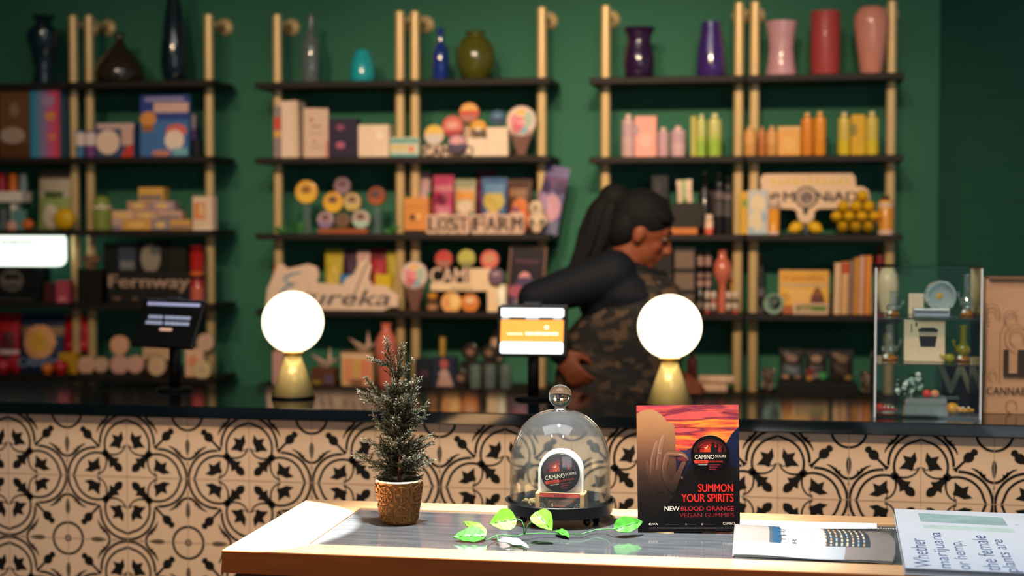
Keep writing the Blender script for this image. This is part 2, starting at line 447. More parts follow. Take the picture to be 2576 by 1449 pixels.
# ------------------------------------------------------------------ globe table lamps on the counter
def lamp(u, v, label):
    p = G(u, v, ZCT); t = thing('globe_table_lamp', label, 'lamp', (p.x, p.y, ZCT), group='globe lamps on the counter')
    MB().lathe([(.062, 0), (.064, .003), (.064, .007)], M('#15120f', .4), 40).build('foot', t)
    MB().lathe([(.0640, .007), (.022, .126)], M('#fcdc8a', .28, .3, var=.03), 48).build('cone_base', t)
    MB().lathe([(.020, .126), (.029, .130), (.031, .133), (.026, .137)], M('#c9a04a', .3, 1.0), 40).build('neck_ring', t)
    MB().ell((0, 0, .222), .0900, EM('#fff1cc', 2.2), 56, 32).build('glass_globe', t)
lamp(738, 1000, 'globe lamp on a brass cone, behind and left of the small potted tree')
lamp(1684, 1021, 'globe lamp on a brass cone at the counter, right behind the sunset poster')

# ------------------------------------------------------------------ tablets on stands
def tablet(u, y, v_top, v_bot, w, lean, yawd, label, kind):
    x = P(u, 900, y).x
    t = thing('tablet_till', label, 'tablet', (x, y, ZCT), math.radians(yawd), group='tablet tills on the counter')
    BK = M('#08090a', .45)
    MB().lathe([(.055, 0), (.055, .006), (.050, .010)], BK, 36).build('stand_base', t)
    zb = P(u, v_bot, y).z - ZCT; zt_ = P(u, v_top, y).z - ZCT
    h = (zt_ - zb) / math.cos(math.radians(lean)) ; zm = (zt_ + zb) / 2
    MB().tube([(0, 0, .008), (0, 0, zm - .02)], [.017, .017], BK, 18).tube([(0, 0, zm - .03), (0, .0, zm)], [.02, .024], BK, 14).build('stand_pole', t)
    r = Matrix.Translation((0, -.026, zm)) @ Matrix.Rotation(math.radians(-lean), 4, 'X')
    tcs = MB().box(-w / 2, w / 2, -.007, .007, -h / 2, h / 2, BK, .004, 3, mx=r).build('tablet_case', t)
    MB().box(-.026, .026, -.012, .014, h / 2 - .004, h / 2 + .012, M('#31353c', .3), .004, 2, mx=r).box(-w / 2 + .01, w / 2 - .003, -.004, .006, h / 2 - .001, h / 2 + .004, M('#4d525c', .25), mx=r).build('clamp', tcs)
    s = MB(); a = w * .93; b = h * .93; D = r @ up(-a / 2, -.0074, -b / 2)
    if kind == 'lit':
        s.poly(rrect(0, a, 0, b, .006), M('#10151a', .2), D)
        s.poly(rrect(.004, a - .004, .004, b * .27, .006), EM('#f4fbff', 1.5), D, .0005)
        s.poly([(.004, b * .275), (a - .004, b * .275), (a - .004, b * .74), (.004, b * .74)], EM('#f09c3e', .95), D, .0005)
        s.poly(rrect(.004, a - .004, b * .80, b * .985, .006), EM('#f4fbff', 1.5), D, .0005)
        s.poly([(.004, b * .90), (a * .26, b * .90), (a * .26, b * .985), (.004, b * .985)], EM('#f4fbff', 1.5), D, .0008)
        for x0, x1 in ((.03, .15), (.4, .6), (.82, .95)): s.poly([(a * x0, b * .755), (a * x1, b * .755), (a * x1, b * .785), (a * x0, b * .785)], EM('#cfd6dc', .6), D, .0008)
        for x0, x1, y0, y1 in ((.12, .36, .425, .455), (.40, .52, .42, .475), (.53, .66, .42, .475), (.67, .78, .42, .475), (.79, .90, .42, .475), (.69, .75, .55, .62)):
            s.poly(rrect(a * x0, a * x1, b * y0, b * y1, .0015), EM('#fff0d8', 1.1), D, .0008)
    else:
        s.poly(rrect(0, a, 0, b, .004), M('#050607', .6), D)
        s.poly([(.012, b * .90), (a - .004, b * .90), (a - .004, b * .97), (.012, b * .97)], EM('#9a9ec4', .6), D, .0005)
        for row, (x0, x1) in ((.60, (.14, .40)), (.60, (.43, .90)), (.47, (.12, .42)), (.47, (.46, .90))):
            x = x0
            while x < x1 - .02:
                q = random.uniform(.035, .06); s.poly([(a * x, b * row), (a * min(x1, x + q), b * row), (a * min(x1, x + q), b * (row + .07)), (a * x, b * (row + .07))], EM('#98a2bc', .6), D, .0005); x += q + .008
        s.poly(rrect(a * .40, a * .62, b * .33, b * .39, .003), EM('#d0a890', .6), D, .0005)
    s.build('screen', tcs)
tablet(1342, 4.42, 770, 895, .205, 12, 2, 'black tablet till on a pole with lit white and orange screen', 'lit')
tablet(440, 4.45, 757, 872, .246, 24, -20, 'black tablet till on a pole with dark screen showing two pale lines', 'dark')

# ------------------------------------------------------------------ display table in the foreground
ZT = .92
OAK = wood('oak_board', '#cb9c6c', '#dab083', .30, .4); OAKY = wood('oak_board_across', '#cb9c6c', '#dab083', .30, .4, ax='Y')
DARKOAK = wood('stained_oak', '#5a2a0c', '#74390f', .4, .3)
fl = G(559.5, 1384.3, ZT); bl = G(776.6, 1256.2, ZT)
TR = math.radians(.95); TW = 2.05; TD = (bl - fl).length
tb = thing('display_table', 'wooden display table with mitred pale frame around a dark glass top', 'table', (fl.x, fl.y, 0), TR)
q = lambda u, v: Matrix.Rotation(-TR, 3, 'Z') @ (G(u, v, ZT) - Vector((fl.x, fl.y, ZT)))
ifl = q(771, 1367); ibl = q(854, 1276.5)
FW_, FB, FLW = .070, TD - .075, .155
def prismz(pts, z0, z1, mat): return MB().prism(pts, z1 - z0, mat, z=z0)
fd = .085; bd = .085; ld = .15
prismz([(0, 0), (TW, 0), (TW - ld, fd), (ld, fd)], ZT - .044, ZT, OAK).build('frame_board', tb)
prismz([(0, TD), (ld, TD - bd), (TW - ld, TD - bd), (TW, TD)], ZT - .044, ZT, OAK).build('frame_board', tb)
prismz([(0, .0008), (ld - .001, fd + .0004), (ld - .001, TD - bd - .0004), (0, TD - .0008)], ZT - .044, ZT, OAKY).build('frame_board', tb)
prismz([(TW, .0008), (TW, TD - .0008), (TW - ld + .001, TD - bd), (TW - ld + .001, fd)], ZT - .044, ZT, OAKY).build('frame_board', tb)
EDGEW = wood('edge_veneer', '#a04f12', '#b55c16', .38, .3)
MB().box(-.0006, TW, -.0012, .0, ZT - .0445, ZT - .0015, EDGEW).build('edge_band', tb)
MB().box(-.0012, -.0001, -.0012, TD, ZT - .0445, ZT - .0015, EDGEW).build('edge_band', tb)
gm = wood('smoked_glass_top', '#404448', '#5a5e62', .05, 1.0, 4, 30)
MB().box(ld, TW - ld, fd, TD - bd, ZT - .012, ZT - .0025, gm).build('glass_top', tb)
MB().box(.03, TW - .03, .03, TD - .03, ZT - .075, ZT - .044, DARKOAK).box(.055, TW - .03, .024, TD - .05, 0, ZT - .075, DARKOAK).box(.045, TW - .03, .012, .03, ZT - .11, ZT - .098, DARKOAK, .003).build('cabinet_body', tb)

# ------------------------------------------------------------------ potted miniature conifer
p = G(1004, 1312, ZT); S = .00083
pt = thing('potted_conifer', 'small frosted artificial conifer in a carved bronze pot on the display table', 'plant', (p.x, p.y, ZT))
PH = .0905; R0, R1 = .0375, .0515
GOLD = M('#6e4822', .36, .55, var=.15, scale=60)
def relief(a, z):
    """carved crosses and rosettes, eight panels round the pot"""
    s = (a / (2 * PI) * 8) % 1 - .5; r = z / PH * 2.1
    g = (r % 1.0) - .5
    d = math.hypot(s, g)
    h = .5 + .5 * math.cos(d * 21)
    cr = max(0, 1 - abs(abs(s) - abs(g)) * 7) * (1 if d > .12 else 0)
    ri = max(0, 1 - abs(d - .42) * 12)
    pe = max(0, 1 - (min(abs(s), abs(g)) * 12)) * (1 if d < .36 else 0)
    return min(1.0, max(.65 * h * (1 if d < .2 else .3), cr * .8, ri, pe))
nu, nv = 220, 56; vs = []; fs = []
for j in range(nv + 1):
    z = PH * j / nv; k = j / nv
    rb = R0 + (R1 - R0) * (k ** .75)
    fade = min(1, k / .06, (1 - k) / .05)
    for i in range(nu):
        a = 2 * PI * i / nu; rr = rb + (.0042 * relief(a, z) - .0016) * max(0, fade)
        vs.append((rr * math.cos(a), rr * math.sin(a), z))
for j in range(nv):
    for i in range(nu): fs.append((j * nu + i, j * nu + (i + 1) % nu, (j + 1) * nu + (i + 1) % nu, (j + 1) * nu + i))
pm = MB().add(vs, fs, GOLD, True).lathe([(0, .004), (R0, .0)], GOLD, 40)
pm.build('pot', pt)
MB().lathe([(R1 - .001, PH - .002), (R1 + .001, PH), (R1 - .001, PH + .0025), (R1 - .005, PH + .0025), (R1 - .007, PH - .02)], M('#c9b79a', .25, .5), 60, close=False).build('rim', pt)
MB().lathe([(0, PH - .012), (R1 - .006, PH - .014)], M('#3b2a1a', .9, bump=.6, scale=200), 30).build('soil', pt)
TH = P(990, 866, p.y).z - ZT
MB().tube([(0, 0, PH - .02), (.003, .002, PH + .1), (-.001, 0, TH * .7), (-.006, 0, TH - .03)], [.0042, .0036, .0026, .001], M('#7a4530', .7), 8).build('trunk', pt)
NEED = [M('#2f3424', .6), M('#434737', .6), M('#817f70', .55), M('#23281c', .65)]
fo = MB(); rn = random.Random(11)
OCT = [(0, 0, 0), (.5, .18, 0), (.5, -.09, .16), (.5, -.09, -.16), (1, 0, 0)]
OF = [(0, 2, 1), (0, 3, 2), (0, 1, 3), (4, 1, 2), (4, 2, 3), (4, 3, 1)]
def leafat(pos, d, ln, mat):
    r = d.to_track_quat('X', 'Z').to_matrix().to_4x4(); r = Matrix.Translation(pos) @ r @ Matrix.Rotation(rn.uniform(0, 6), 4, 'X') @ Matrix.Scale(ln, 4)
    fo.add(OCT, OF, mat, False, r)
def spray(base, d, ln, dens=1.0):
    """one branch: a bending stem clothed with scale-leaved twigs, frosted at the tips"""
    d = d.normalized(); n = max(4, int(ln / .0034)); side = d.cross(Vector((0, 0, 1)) + Vector((rn.uniform(-.3, .3), rn.uniform(-.3, .3), 0))).normalized(); upv = side.cross(d)
    pts = []
    for i in range(n + 1):
        t = i / n; pts.append(base + d * ln * t + Vector((0, 0, 1)) * ln * .16 * t * t)
    fo.tube(pts[::2] if len(pts) > 4 else pts, .0008, NEED[3], 4)
    for i in range(1, n + 1):
        t = i / n; tw = ln * .34 * (1 - t * .75) + .006
        for sg in (1, -1):
            td = (d * .8 + side * sg * rn.uniform(.4, .9) + upv * rn.uniform(-.5, .6)).normalized()
            m = max(2, int(tw / .0029 * dens))
            for k in range(m):
                kk = k / m; po = pts[i] + td * tw * kk
                for _ in range(2):
                    ld_ = (td + Vector((rn.uniform(-1, 1), rn.uniform(-1, 1), rn.uniform(-.6, 1))) * .75).normalized()
                    fr = t * .5 + kk * .5 + rn.uniform(-.25, .25)
                    leafat(po, ld_, rn.uniform(.0036, .0062), NEED[2] if fr > .72 else NEED[1] if fr > .45 else NEED[rn.choice((0, 0, 3))])
Hf = TH
sil = [(-.30, .035), (-.10, .072), (.12, .082), (.3, .078), (.5, .062)]
def zz(v): return P(990, v, p.y).z - ZT
def xx(u): return P(u, 1100, p.y).x - p.x
# large boughs that make the outline seen from the front (tip pixel of each), then filling boughs all round
for (u, v, u0, v0) in ((975, 868, 992, 960), (1012, 880, 1000, 965), (932, 905, 990, 925), (1036, 912, 1000, 950), (925, 965, 1000, 1040), (908, 995, 1000, 1050), (1052, 962, 1003, 1060), (1068, 1022, 1003, 1070), (940, 1052, 1000, 1090), (1066, 1048, 1003, 1095),
                       (925, 1110, 1002, 1150), (1078, 1100, 1003, 1140), (897, 1152, 1003, 1185), (915, 1160, 1003, 1195), (1080, 1118, 1003, 1150), (1086, 1158, 1003, 1190), (945, 1205, 1003, 1212), (1055, 1200, 1003, 1212), (970, 1010, 1001, 1070), (1030, 1010, 1003, 1080)):
    b = Vector((xx(u0), 0, zz(v0))); e_ = Vector((xx(u), rn.uniform(-.02, .02), zz(v))); v_ = e_ - b
    spray(b, v_ - Vector((0, 0, .1 * v_.length)), v_.length * .97)
for i in range(84):
    k = rn.random() ** 1.25; z = PH + .005 + k * (zz(985) - PH); a = rn.uniform(0, 2 * PI); ln = .062 * (1 - k * .45) * rn.uniform(.7, 1.0)
    spray(Vector((0, 0, z)), Vector((math.cos(a), math.sin(a) * .9, rn.uniform(.35, .9))), ln)
o = fo.build('foliage', pt); o['kind'] = 'stuff'

# ------------------------------------------------------------------ glass cloche on a black tray, with the tin on its stand inside
pc = G(1409, 1305, ZT)
c_ = pc
cl = thing('glass_cloche', 'clear glass dome with ball knob on the display table', 'cloche', (c_.x, c_.y, ZT + .022))
rg = (P(1532, 1200, c_.y).x - P(1282, 1200, c_.y).x) / 2
zk = P(1407, 1030, c_.y).z - ZT - .022
zs = P(1407, 1150, c_.y).z - ZT - .022
zc_ = zs * .80
prof = [(rg, .003), (rg, zc_ * .5)] + [(max(.012, rg * max(0.0, math.cos(a)) ** .80), zc_ + (zk - zc_) * math.sin(a)) for a in [i * PI / 2 / 16 for i in range(17)]]
inner = [(r - .003, z - (.003 if i > 2 else 0)) for i, (r, z) in enumerate(prof)][::-1]
MB().lathe(prof, GL('#fafefd', 1.6, .035), 72, close=False).lathe(inner, GL('#fafefd', 1.4), 72, close=False).lathe([(rg - .003, .003), (rg, .003)], GL('#e8f4f0'), 72, close=False).build('dome', cl)
kr = (P(1436, 1000, c_.y).x - P(1378, 1000, c_.y).x) / 2
MB().lathe([(.016, zk - .002), (.012, zk + .003), (.012, zk + .006)], SG(), 32).ell((0, 0, zk + .004 + kr), kr, SG(), 48, 28).build('knob', cl)
ty = thing('black_tray', 'round black metal tray on ball feet under the glass dome', 'tray', (c_.x, c_.y, ZT))
BT_ = M('#0a0a0b', .4)
rt = (P(1545, 1290, c_.y).x - P(1275, 1290, c_.y).x) / 2
MB().lathe([(0, .016), (rt - .012, .016), (rt - .005, .018), (rt - .002, .040), (rt + .002, .043), (rt, .0445), (rt - .004, .043), (rt - .0058, .027), (rt - .0064, .0245), (0, .0245)], BT_, 72).build('pan', ty)
for a in (.75, 2.4, 3.9, 5.5): MB().ell(((rt - .022) * math.cos(a), (rt - .022) * math.sin(a), .0085), .0085, BT_, 16, 10).build('foot', ty)
zb = ZT + .0250
sx = P(1411, 1270, c_.y - .02).x
wb = thing('wooden_plinth', 'small wooden plinth with dark spirited label inside the glass dome', 'plinth', (sx, c_.y - .015, zb))
WD = wood('maple', '#b98a58', '#d0a672', .5, .1)
MB().box(-.054, .054, -.022, .022, 0, .038, WD, .003, 2).build('block', wb)
lb = MB(); mx = up(-.054, -.0226, 0)
lb.poly([(.010, .001), (.098, .001), (.098, .038), (.010, .038)], M('#17100e', .45), mx)
lb.poly([(.010, .0285), (.098, .0285), (.098, .0375), (.010, .0375)], M('#c23a30', .5), mx, .0003)
lb.text('SPIRITED', .054, .0305, .0048, M('#501210', .5), mx, .0006, .02)
lb.strip([(.030 + i * .0016, .0215 + .0022 * math.sin(i * 1.9) * (1 if i % 5 else 0)) for i in range(34)], .0008, M('#7a2a24', .5), mx, .0006)
lb.text('5', .038, .0085, .0062, M('#e8d8c0', .5), mx, .0006, .02)
lb.poly([(.044, .0085), (.066, .0085), (.066, .0115), (.044, .0115)], M('#7c2c26', .5), mx, .0006)
for sx_, sg in ((.011, 1), (.097, -1)):
    for k in range(4):
        a = k * PI / 6; lb.strip([(sx_, .002), (sx_ + sg * .015 * math.cos(a), .002 + .015 * math.sin(a))], .0004, M('#cbb9a5', .5), mx, .0006)
    for r in (.005, .009, .013): lb.strip([(sx_ + sg * r * math.cos(a), .002 + r * math.sin(a)) for a in [i * PI / 10 for i in range(6)]], .0004, M('#cbb9a5', .5), mx, .0006)
lb.build('label', wb)
ah = P(1409, 1127, c_.y - .01).z - zb - .038; aw = (P(1465, 1200, c_.y).x - P(1352, 1200, c_.y).x) / 2
st = thing('tin_stand', 'white arched stand on the wooden plinth holding the round tin upright', 'stand', (sx, c_.y - .012, zb + .038))
arch = [(-aw, 0), (aw, 0)] + [(aw * math.cos(a), ah - aw + aw * math.sin(a)) for a in [i * PI / 20 for i in range(21)]]
WHT = M('#f3efe8', .35, coat=.3)
MB().prism(arch, .014, WHT, up(0, .004, 0)).build('arch', st)
tr = (P(1460, 1190, c_.y).x - P(1363, 1190, c_.y).x) / 2
tz = P(1411, 1190, c_.y - .03).z
MB().prism(circ(0, tz - zb - .038, tr + .002, n=40), .004, WHT, up(0, -.0101, 0)).build('holder', st)
def gummy_tin(t, r, tilt, mx, depth=True):
    """black round tin printed with a red night sky, moon, tower and lettering"""
    RT = mx @ Matrix.Rotation(tilt, 4, 'Z')
    b = MB().lathe([(r, 0), (r, .010), (r - .001, .0115)], M('#141011', .3, .4), 56, mx=mx); b.build('tin_body', t)
    l = MB().lathe([(0, .0115), (r - .001, .0115)], M('#0f0b0c', .35, coat=.4), 56, mx=mx)
    red = [M(c, .45) for c in ('#3c0b0a', '#6e130d', '#a3230f', '#c8431a')]
    for i, k in enumerate((.86, .70, .52, .34)):
        top = circ(0, .12 * r, r * k, r * k * .8, 24, 0, PI); l.poly(top, red[i], RT, .0118 + i * .0002)
    l.poly(circ(0, .10 * r, r * .86, r * .20, 24, PI, 2 * PI), M('#120a0a', .5), RT, .0119)
    K = M('#0c0706', .5)
    l.poly([(a * r, b_ * r) for a, b_ in ((.02, .1), (.02, .42), (.08, .42), (.08, .60), (.13, .60), (.16, .80), (.19, .60), (.25, .60), (.25, .36), (.33, .36), (.33, .52), (.38, .6), (.43, .52), (.43, .1))], K, RT, .0127)
    for bx, sg in ((-.62, 1), (.66, -1)):
        for a in (.5, .9, 1.3, 1.7, 2.2): l.strip([(bx * r, .1 * r), (bx * r + sg * .1 * r * math.cos(a), .32 * r), (bx * r + .42 * r * math.cos(a), .1 * r + .46 * r * math.sin(a))], [.05 * r, .03 * r, .008 * r], K, RT, .0127)
    l.poly([(-.22 * r + .10 * r * math.cos(a), .42 * r + .10 * r * math.sin(a)) for a in [-2.4 + i * 3.0 / 10 for i in range(11)]] + [(-.24 * r + .09 * r * math.cos(a), .45 * r + .09 * r * math.sin(a)) for a in [.4 - i * 2.6 / 10 for i in range(11)]], M('#f2d9b0', .5), RT, .0127)
    PA = M('#efe0c8', .45)
    l.text('CAMINO', -.80 * r, -.24 * r, .22 * r, PA, RT, .0125, .012, 'L', wid=1.02 * r)
    l.text('SOURS', .27 * r, -.16 * r, .13 * r, PA, RT, .0125, .012, 'L', wid=.56 * r)
    l.poly([(-.80 * r, -.46 * r), (-.10 * r, -.46 * r), (-.10 * r, -.29 * r), (-.86 * r, -.29 * r)], M('#d23a20', .5), RT, .0123)
    l.text('SPIRITED', -.45 * r, -.415 * r, .08 * r, M('#5a1008', .5), RT, .0126, .01)
    l.text('BLOOD ORANGE', -.06 * r, -.42 * r, .095 * r, M('#c0301c', .5), RT, .0126, .01, 'L', wid=.72 * r)
    l.text('CANNABIS INFUSED', -.38 * r, -.56 * r, .06 * r, PA, RT, .0126, .01, wid=.46 * r)
    for k in range(3): l.poly([(-.06 * r, (-.57 - k * .11) * r), ((.5 - k * .12) * r, (-.57 - k * .11) * r), ((.5 - k * .12) * r, (-.52 - k * .11) * r), (-.06 * r, (-.52 - k * .11) * r)], M('#6a1c16', .5), RT, .0126)
    l.build('tin_lid', t)
gt = thing('gummy_tin', 'round black tin with red night scene standing in the white stand under the dome', 'tin', (sx, c_.y - .0222, tz), group='black and red tins')
gummy_tin(gt, tr, math.radians(10), up(0, 0, 0))
# dried bud beside the plinth
bu = MB(); rn = random.Random(3)
for i in range(40): bu.ell((rn.uniform(-.014, .014), rn.uniform(-.008, .008), .006 + rn.uniform(0, .010)), rn.uniform(.003, .006), M('#6b5a35', .9, bump=.5), 8, 6)
tag(bu.build('dried_bud', None, (P(1332, 1282, c_.y - .005).x, c_.y - .005, zb - .0005)), 'small dried brown bud lying left of the plinth under the dome', 'bud')

# ------------------------------------------------------------------ poster card
pl_ = G(1605, 1337, ZT); pr_ = G(1862, 1340, ZT)
PW = (pr_ - pl_).length; PHH = P(1725, 1020, (pl_.y + pr_.y) / 2).z - ZT
pa = math.atan2(pr_.y - pl_.y, pr_.x - pl_.x)
po = thing('poster_card', 'upright printed card with red sunset, stone hand and black tin picture', 'poster', ((pl_.x + pr_.x) / 2, (pl_.y + pr_.y) / 2, ZT), rot=(math.radians(-2), math.radians(-.9), pa))
W2 = PW
pm = bpy.data.materials.new('sunset_print'); pm.use_nodes = True
nt = pm.node_tree; bs = nt.nodes['Principled BSDF']; bs.inputs['Roughness'].default_value = .38
tc = nt.nodes.new('ShaderNodeTexCoord'); sp = nt.nodes.new('ShaderNodeSeparateXYZ'); nt.links.new(tc.outputs['Object'], sp.inputs[0])
mp = nt.nodes.new('ShaderNodeMapping'); mp.inputs['Scale'].default_value = (7, 1, 60); mp.inputs['Rotation'].default_value = (0, math.radians(7), 0)
nt.links.new(tc.outputs['Object'], mp.inputs[0])
nz = nt.nodes.new('ShaderNodeTexNoise'); nz.inputs['Scale'].default_value = 1.0; nz.inputs['Detail'].default_value = 5; nt.links.new(mp.outputs[0], nz.inputs['Vector'])
m1 = nt.nodes.new('ShaderNodeMath'); m1.operation = 'MULTIPLY_ADD'; m1.inputs[1].default_value = 3.4; m1.inputs[2].default_value = -.36     # height 0 at the horizon line
nt.links.new(sp.outputs['Z'], m1.inputs[0])
m3 = nt.nodes.new('ShaderNodeMath'); m3.operation = 'MULTIPLY_ADD'; m3.inputs[1].default_value = .8; m3.inputs[2].default_value = -.40
nt.links.new(nz.outputs['Fac'], m3.inputs[0])
m2 = nt.nodes.new('ShaderNodeMath'); m2.operation = 'ADD'; nt.links.new(m1.outputs[0], m2.inputs[0]); nt.links.new(m3.outputs[0], m2.inputs[1])
cr = nt.nodes.new('ShaderNodeValToRGB'); els = cr.color_ramp.elements
stops = ((.06, '#2e1022'), (.16, '#8e2438'), (.24, '#c83a34'), (.31, '#e8722c'), (.36, '#ee9a30'), (.41, '#d2482e'), (.47, '#6a1a3a'), (.54, '#d85648'), (.62, '#c23e54'), (.69, '#5e2048'), (.78, '#d87066'), (.9, '#d8808a'))
els[0].position, els[0].color = stops[0][0], lin(stops[0][1]) + [1]; els[1].position, els[1].color = stops[-1][0], lin(stops[-1][1]) + [1]
for s_, c in stops[1:-1]: e_ = els.new(s_); e_.color = lin(c) + [1]
nt.links.new(m2.outputs[0], cr.inputs[0]); nt.links.new(cr.outputs[0], bs.inputs['Base Color'])
def zramp(name, stops, noise=0.0):
    """ink that changes with height on the card (a printed picture)"""
    m = bpy.data.materials.new(name); m.use_nodes = True; nt = m.node_tree; b = nt.nodes['Principled BSDF']; b.inputs['Roughness'].default_value = .42; b.inputs['Specular IOR Level'].default_value = .15
    tc = nt.nodes.new('ShaderNodeTexCoord'); sp = nt.nodes.new('ShaderNodeSeparateXYZ'); nt.links.new(tc.outputs['Object'], sp.inputs[0])
    nz = nt.nodes.new('ShaderNodeTexNoise'); nz.inputs['Scale'].default_value = 40; nt.links.new(tc.outputs['Object'], nz.inputs['Vector'])
    d = nt.nodes.new('ShaderNodeMath'); d.operation = 'DIVIDE'; d.inputs[1].default_value = PHH; nt.links.new(sp.outputs['Z'], d.inputs[0])
    e = nt.nodes.new('ShaderNodeMath'); e.operation = 'MULTIPLY_ADD'; e.inputs[1].default_value = noise; nt.links.new(nz.outputs['Fac'], e.inputs[0]); nt.links.new(d.outputs[0], e.inputs[2])
    cr = nt.nodes.new('ShaderNodeValToRGB'); el = cr.color_ramp.elements
    el[0].position, el[0].color = stops[0][0], lin(stops[0][1]) + [1]; el[1].position, el[1].color = stops[-1][0], lin(stops[-1][1]) + [1]
    for p_, c in stops[1:-1]: q_ = el.new(p_); q_.color = lin(c) + [1]
    nt.links.new(e.outputs[0], cr.inputs[0]); nt.links.new(cr.outputs[0], b.inputs['Base Color']); return m
ROCK = zramp('rock_print', ((.10, '#0b0908'), (.30, '#1c1512'), (.46, '#3a2921'), (.60, '#5c4032'), (.74, '#8a6145'), (.86, '#a87a54'), (1.0, '#b98a60')), .05)
FING = zramp('hand_print', ((.25, '#0f0b0a'), (.38, '#2c201c'), (.50, '#54392e'), (.62, '#7a5442'), (.76, '#9c735c')), .03)
FLIT = zramp('hand_edge_print', ((.30, '#140e0d'), (.45, '#553a2f'), (.60, '#8f6a56'), (.78, '#b08a70')), .0)
RIDGE = zramp('ridge_print', ((.40, '#0b090b'), (.55, '#10142a'), (.72, '#161f3c'), (.85, '#141a30')), .02)
FAR = zramp('far_ridge_print', ((.40, '#0e0b0d'), (.52, '#1e1c2c'), (.66, '#34324e')), .02)
NIGHT = zramp('night_print', ((.0, '#080707'), (.40, '#0b0909'), (.50, '#14100f')), .02)
pb = MB().box(-W2 / 2, W2 / 2, 0, .004, 0, PHH, M('#0c0b0b', .5, spec=.15)).poly([(-W2 / 2, 0), (W2 / 2, 0), (W2 / 2, PHH), (-W2 / 2, PHH)], pm, up(0, -.0002, 0))
X = lambda a: (a - 105) / (1140 - 105); Yv = lambda b: 1 - (b - 80) / (1368 - 80)          # positions read off the print
def pp(*l): return [(X(a), Yv(b)) for a, b in l]
A = [('p', pp((495, 570), (560, 535), (600, 540), (640, 520), (690, 505), (760, 498), (760, 900), (495, 900)), FAR),
     ('p', pp((620, 700), (700, 600), (860, 520), (960, 500), (1010, 470), (1040, 420), (1060, 385), (1100, 340), (1140, 305), (1140, 900), (620, 900)), RIDGE),
     ('p', pp((105, 165), (135, 146), (170, 132), (205, 124), (240, 122), (275, 126), (310, 140), (336, 156), (360, 175), (382, 200), (402, 228), (430, 262), (455, 258), (480, 268), (492, 300), (490, 360), (498, 420), (494, 520), (500, 640), (500, 1000), (560, 1368), (105, 1368)), ROCK),
     ('p', pp((480, 1000), (500, 900), (540, 840), (600, 770), (640, 730), (720, 705), (820, 692), (960, 700), (1140, 715), (1140, 1368), (105, 1368), (300, 1180)), NIGHT)]
def finger(pts, wd, lit=True):
    n = 14; sm = []; w_ = []
    for i in range(n + 1):
        t = i / n * (len(pts) - 1); k = min(int(t), len(pts) - 2); f = t - k
        p0, p1, p2, p3 = [Vector(pts[max(0, min(len(pts) - 1, k + j))]) for j in (-1, 0, 1, 2)]
        q = .5 * ((2 * p1) + (p2 - p0) * f + (2 * p0 - 5 * p1 + 4 * p2 - p3) * f * f + (3 * p1 - p0 - 3 * p2 + p3) * f ** 3)
        sm.append((q.x, q.y)); w_.append(wd[k] + (wd[k + 1] - wd[k]) * f)
    w_[0] *= .45; w_[1] *= .85
    A.append(('l', pp(*sm), [x / 1035 for x in w_], FING))
    if lit: A.append(('l', pp(*[(a - w_[i] * .28, b) for i, (a, b) in enumerate(sm)][:11]), [x / 1035 * .30 for x in w_[:11]], FLIT))
finger([(205, 640), (215, 740), (235, 830), (270, 900), (320, 990)], [26, 34, 40, 50, 60], False)
finger([(312, 435), (290, 510), (268, 600), (255, 720), (262, 830), (300, 960)], [30, 40, 46, 52, 58, 60])
finger([(382, 372), (356, 450), (336, 555), (322, 680), (316, 780), (340, 960)], [30, 44, 50, 54, 62, 70])
finger([(410, 575), (392, 640), (378, 720), (388, 800), (420, 880), (470, 950)], [50, 56, 52, 58, 70, 60])
finger([(402, 575), (440, 568), (500, 572), (555, 575), (595, 605), (615, 640)], [36, 42, 44, 46, 44, 28])
finger([(455, 960), (480, 880), (515, 800), (545, 730), (575, 670), (600, 630)], [80, 70, 56, 46, 44, 26], False)
A.append(('l', pp((318, 560), (352, 566)), [8 / 1035, 8 / 1035], '#b08a6c')); A.append(('l', pp((530, 575), (570, 580), (605, 615)), [6 / 1035, 9 / 1035, 5 / 1035], '#c29478'))
A.append(('p', pp((505, 612), (560, 600), (600, 612), (622, 640), (590, 650), (530, 640)), '#6a2c34'))
A.append(('p', pp((545, 805), (562, 800), (572, 825), (550, 830)), '#6a4a3c'))
def strip_w(pts, wds, w, h): return pts, wds
def art2(mb, A, x0, z0, w, h, y, step=.00005):
    for i, a in enumerate(A):
        mx = up(x0, y - step * (i + 1), z0); mt = M(a[-1], .45) if isinstance(a[-1], str) else a[-1]
        if a[0] == 'p': mb.poly([(x * w, z * h) for x, z in a[1]], mt, mx)
        else: mb.strip([(x * w, z * h) for x, z in a[1]], [q * w for q in a[2]], mt, mx)
art2(pb, A, -W2 / 2, 0, W2, PHH, -.0002)
F = up(-W2 / 2, -.0020, 0)
def ptx(s, xr_, yb, cap, col, bold, wid=None, al='R'):
    pb.text(s, X(xr_) * W2, Yv(yb) * PHH, cap / 1288 * PHH, M(col, .45), F, .0, bold, al, wid=(wid / 1035 * W2 if wid else None))
ptx('SUMMON', 1072, 960, 80, '#d8271c', .035, 350); ptx('YOUR SPIRITS', 1076, 1060, 80, '#d8271c', .035, 525)
ptx('BLOOD ORANGE', 1078, 1150, 44, '#c41f2b', .018, 532); ptx('NEW', 528, 1150, 46, '#f0e2cf', .03, 150)
ptx('VEGAN GUMMIES', 1082, 1218, 46, '#8e1a22', -.004, 555)
ptx('KIVA', 310, 1296, 22, '#e8e0d6', .02, 92); ptx('CAMINO', 1086, 1294, 24, '#e8dcc4', .01, 120)
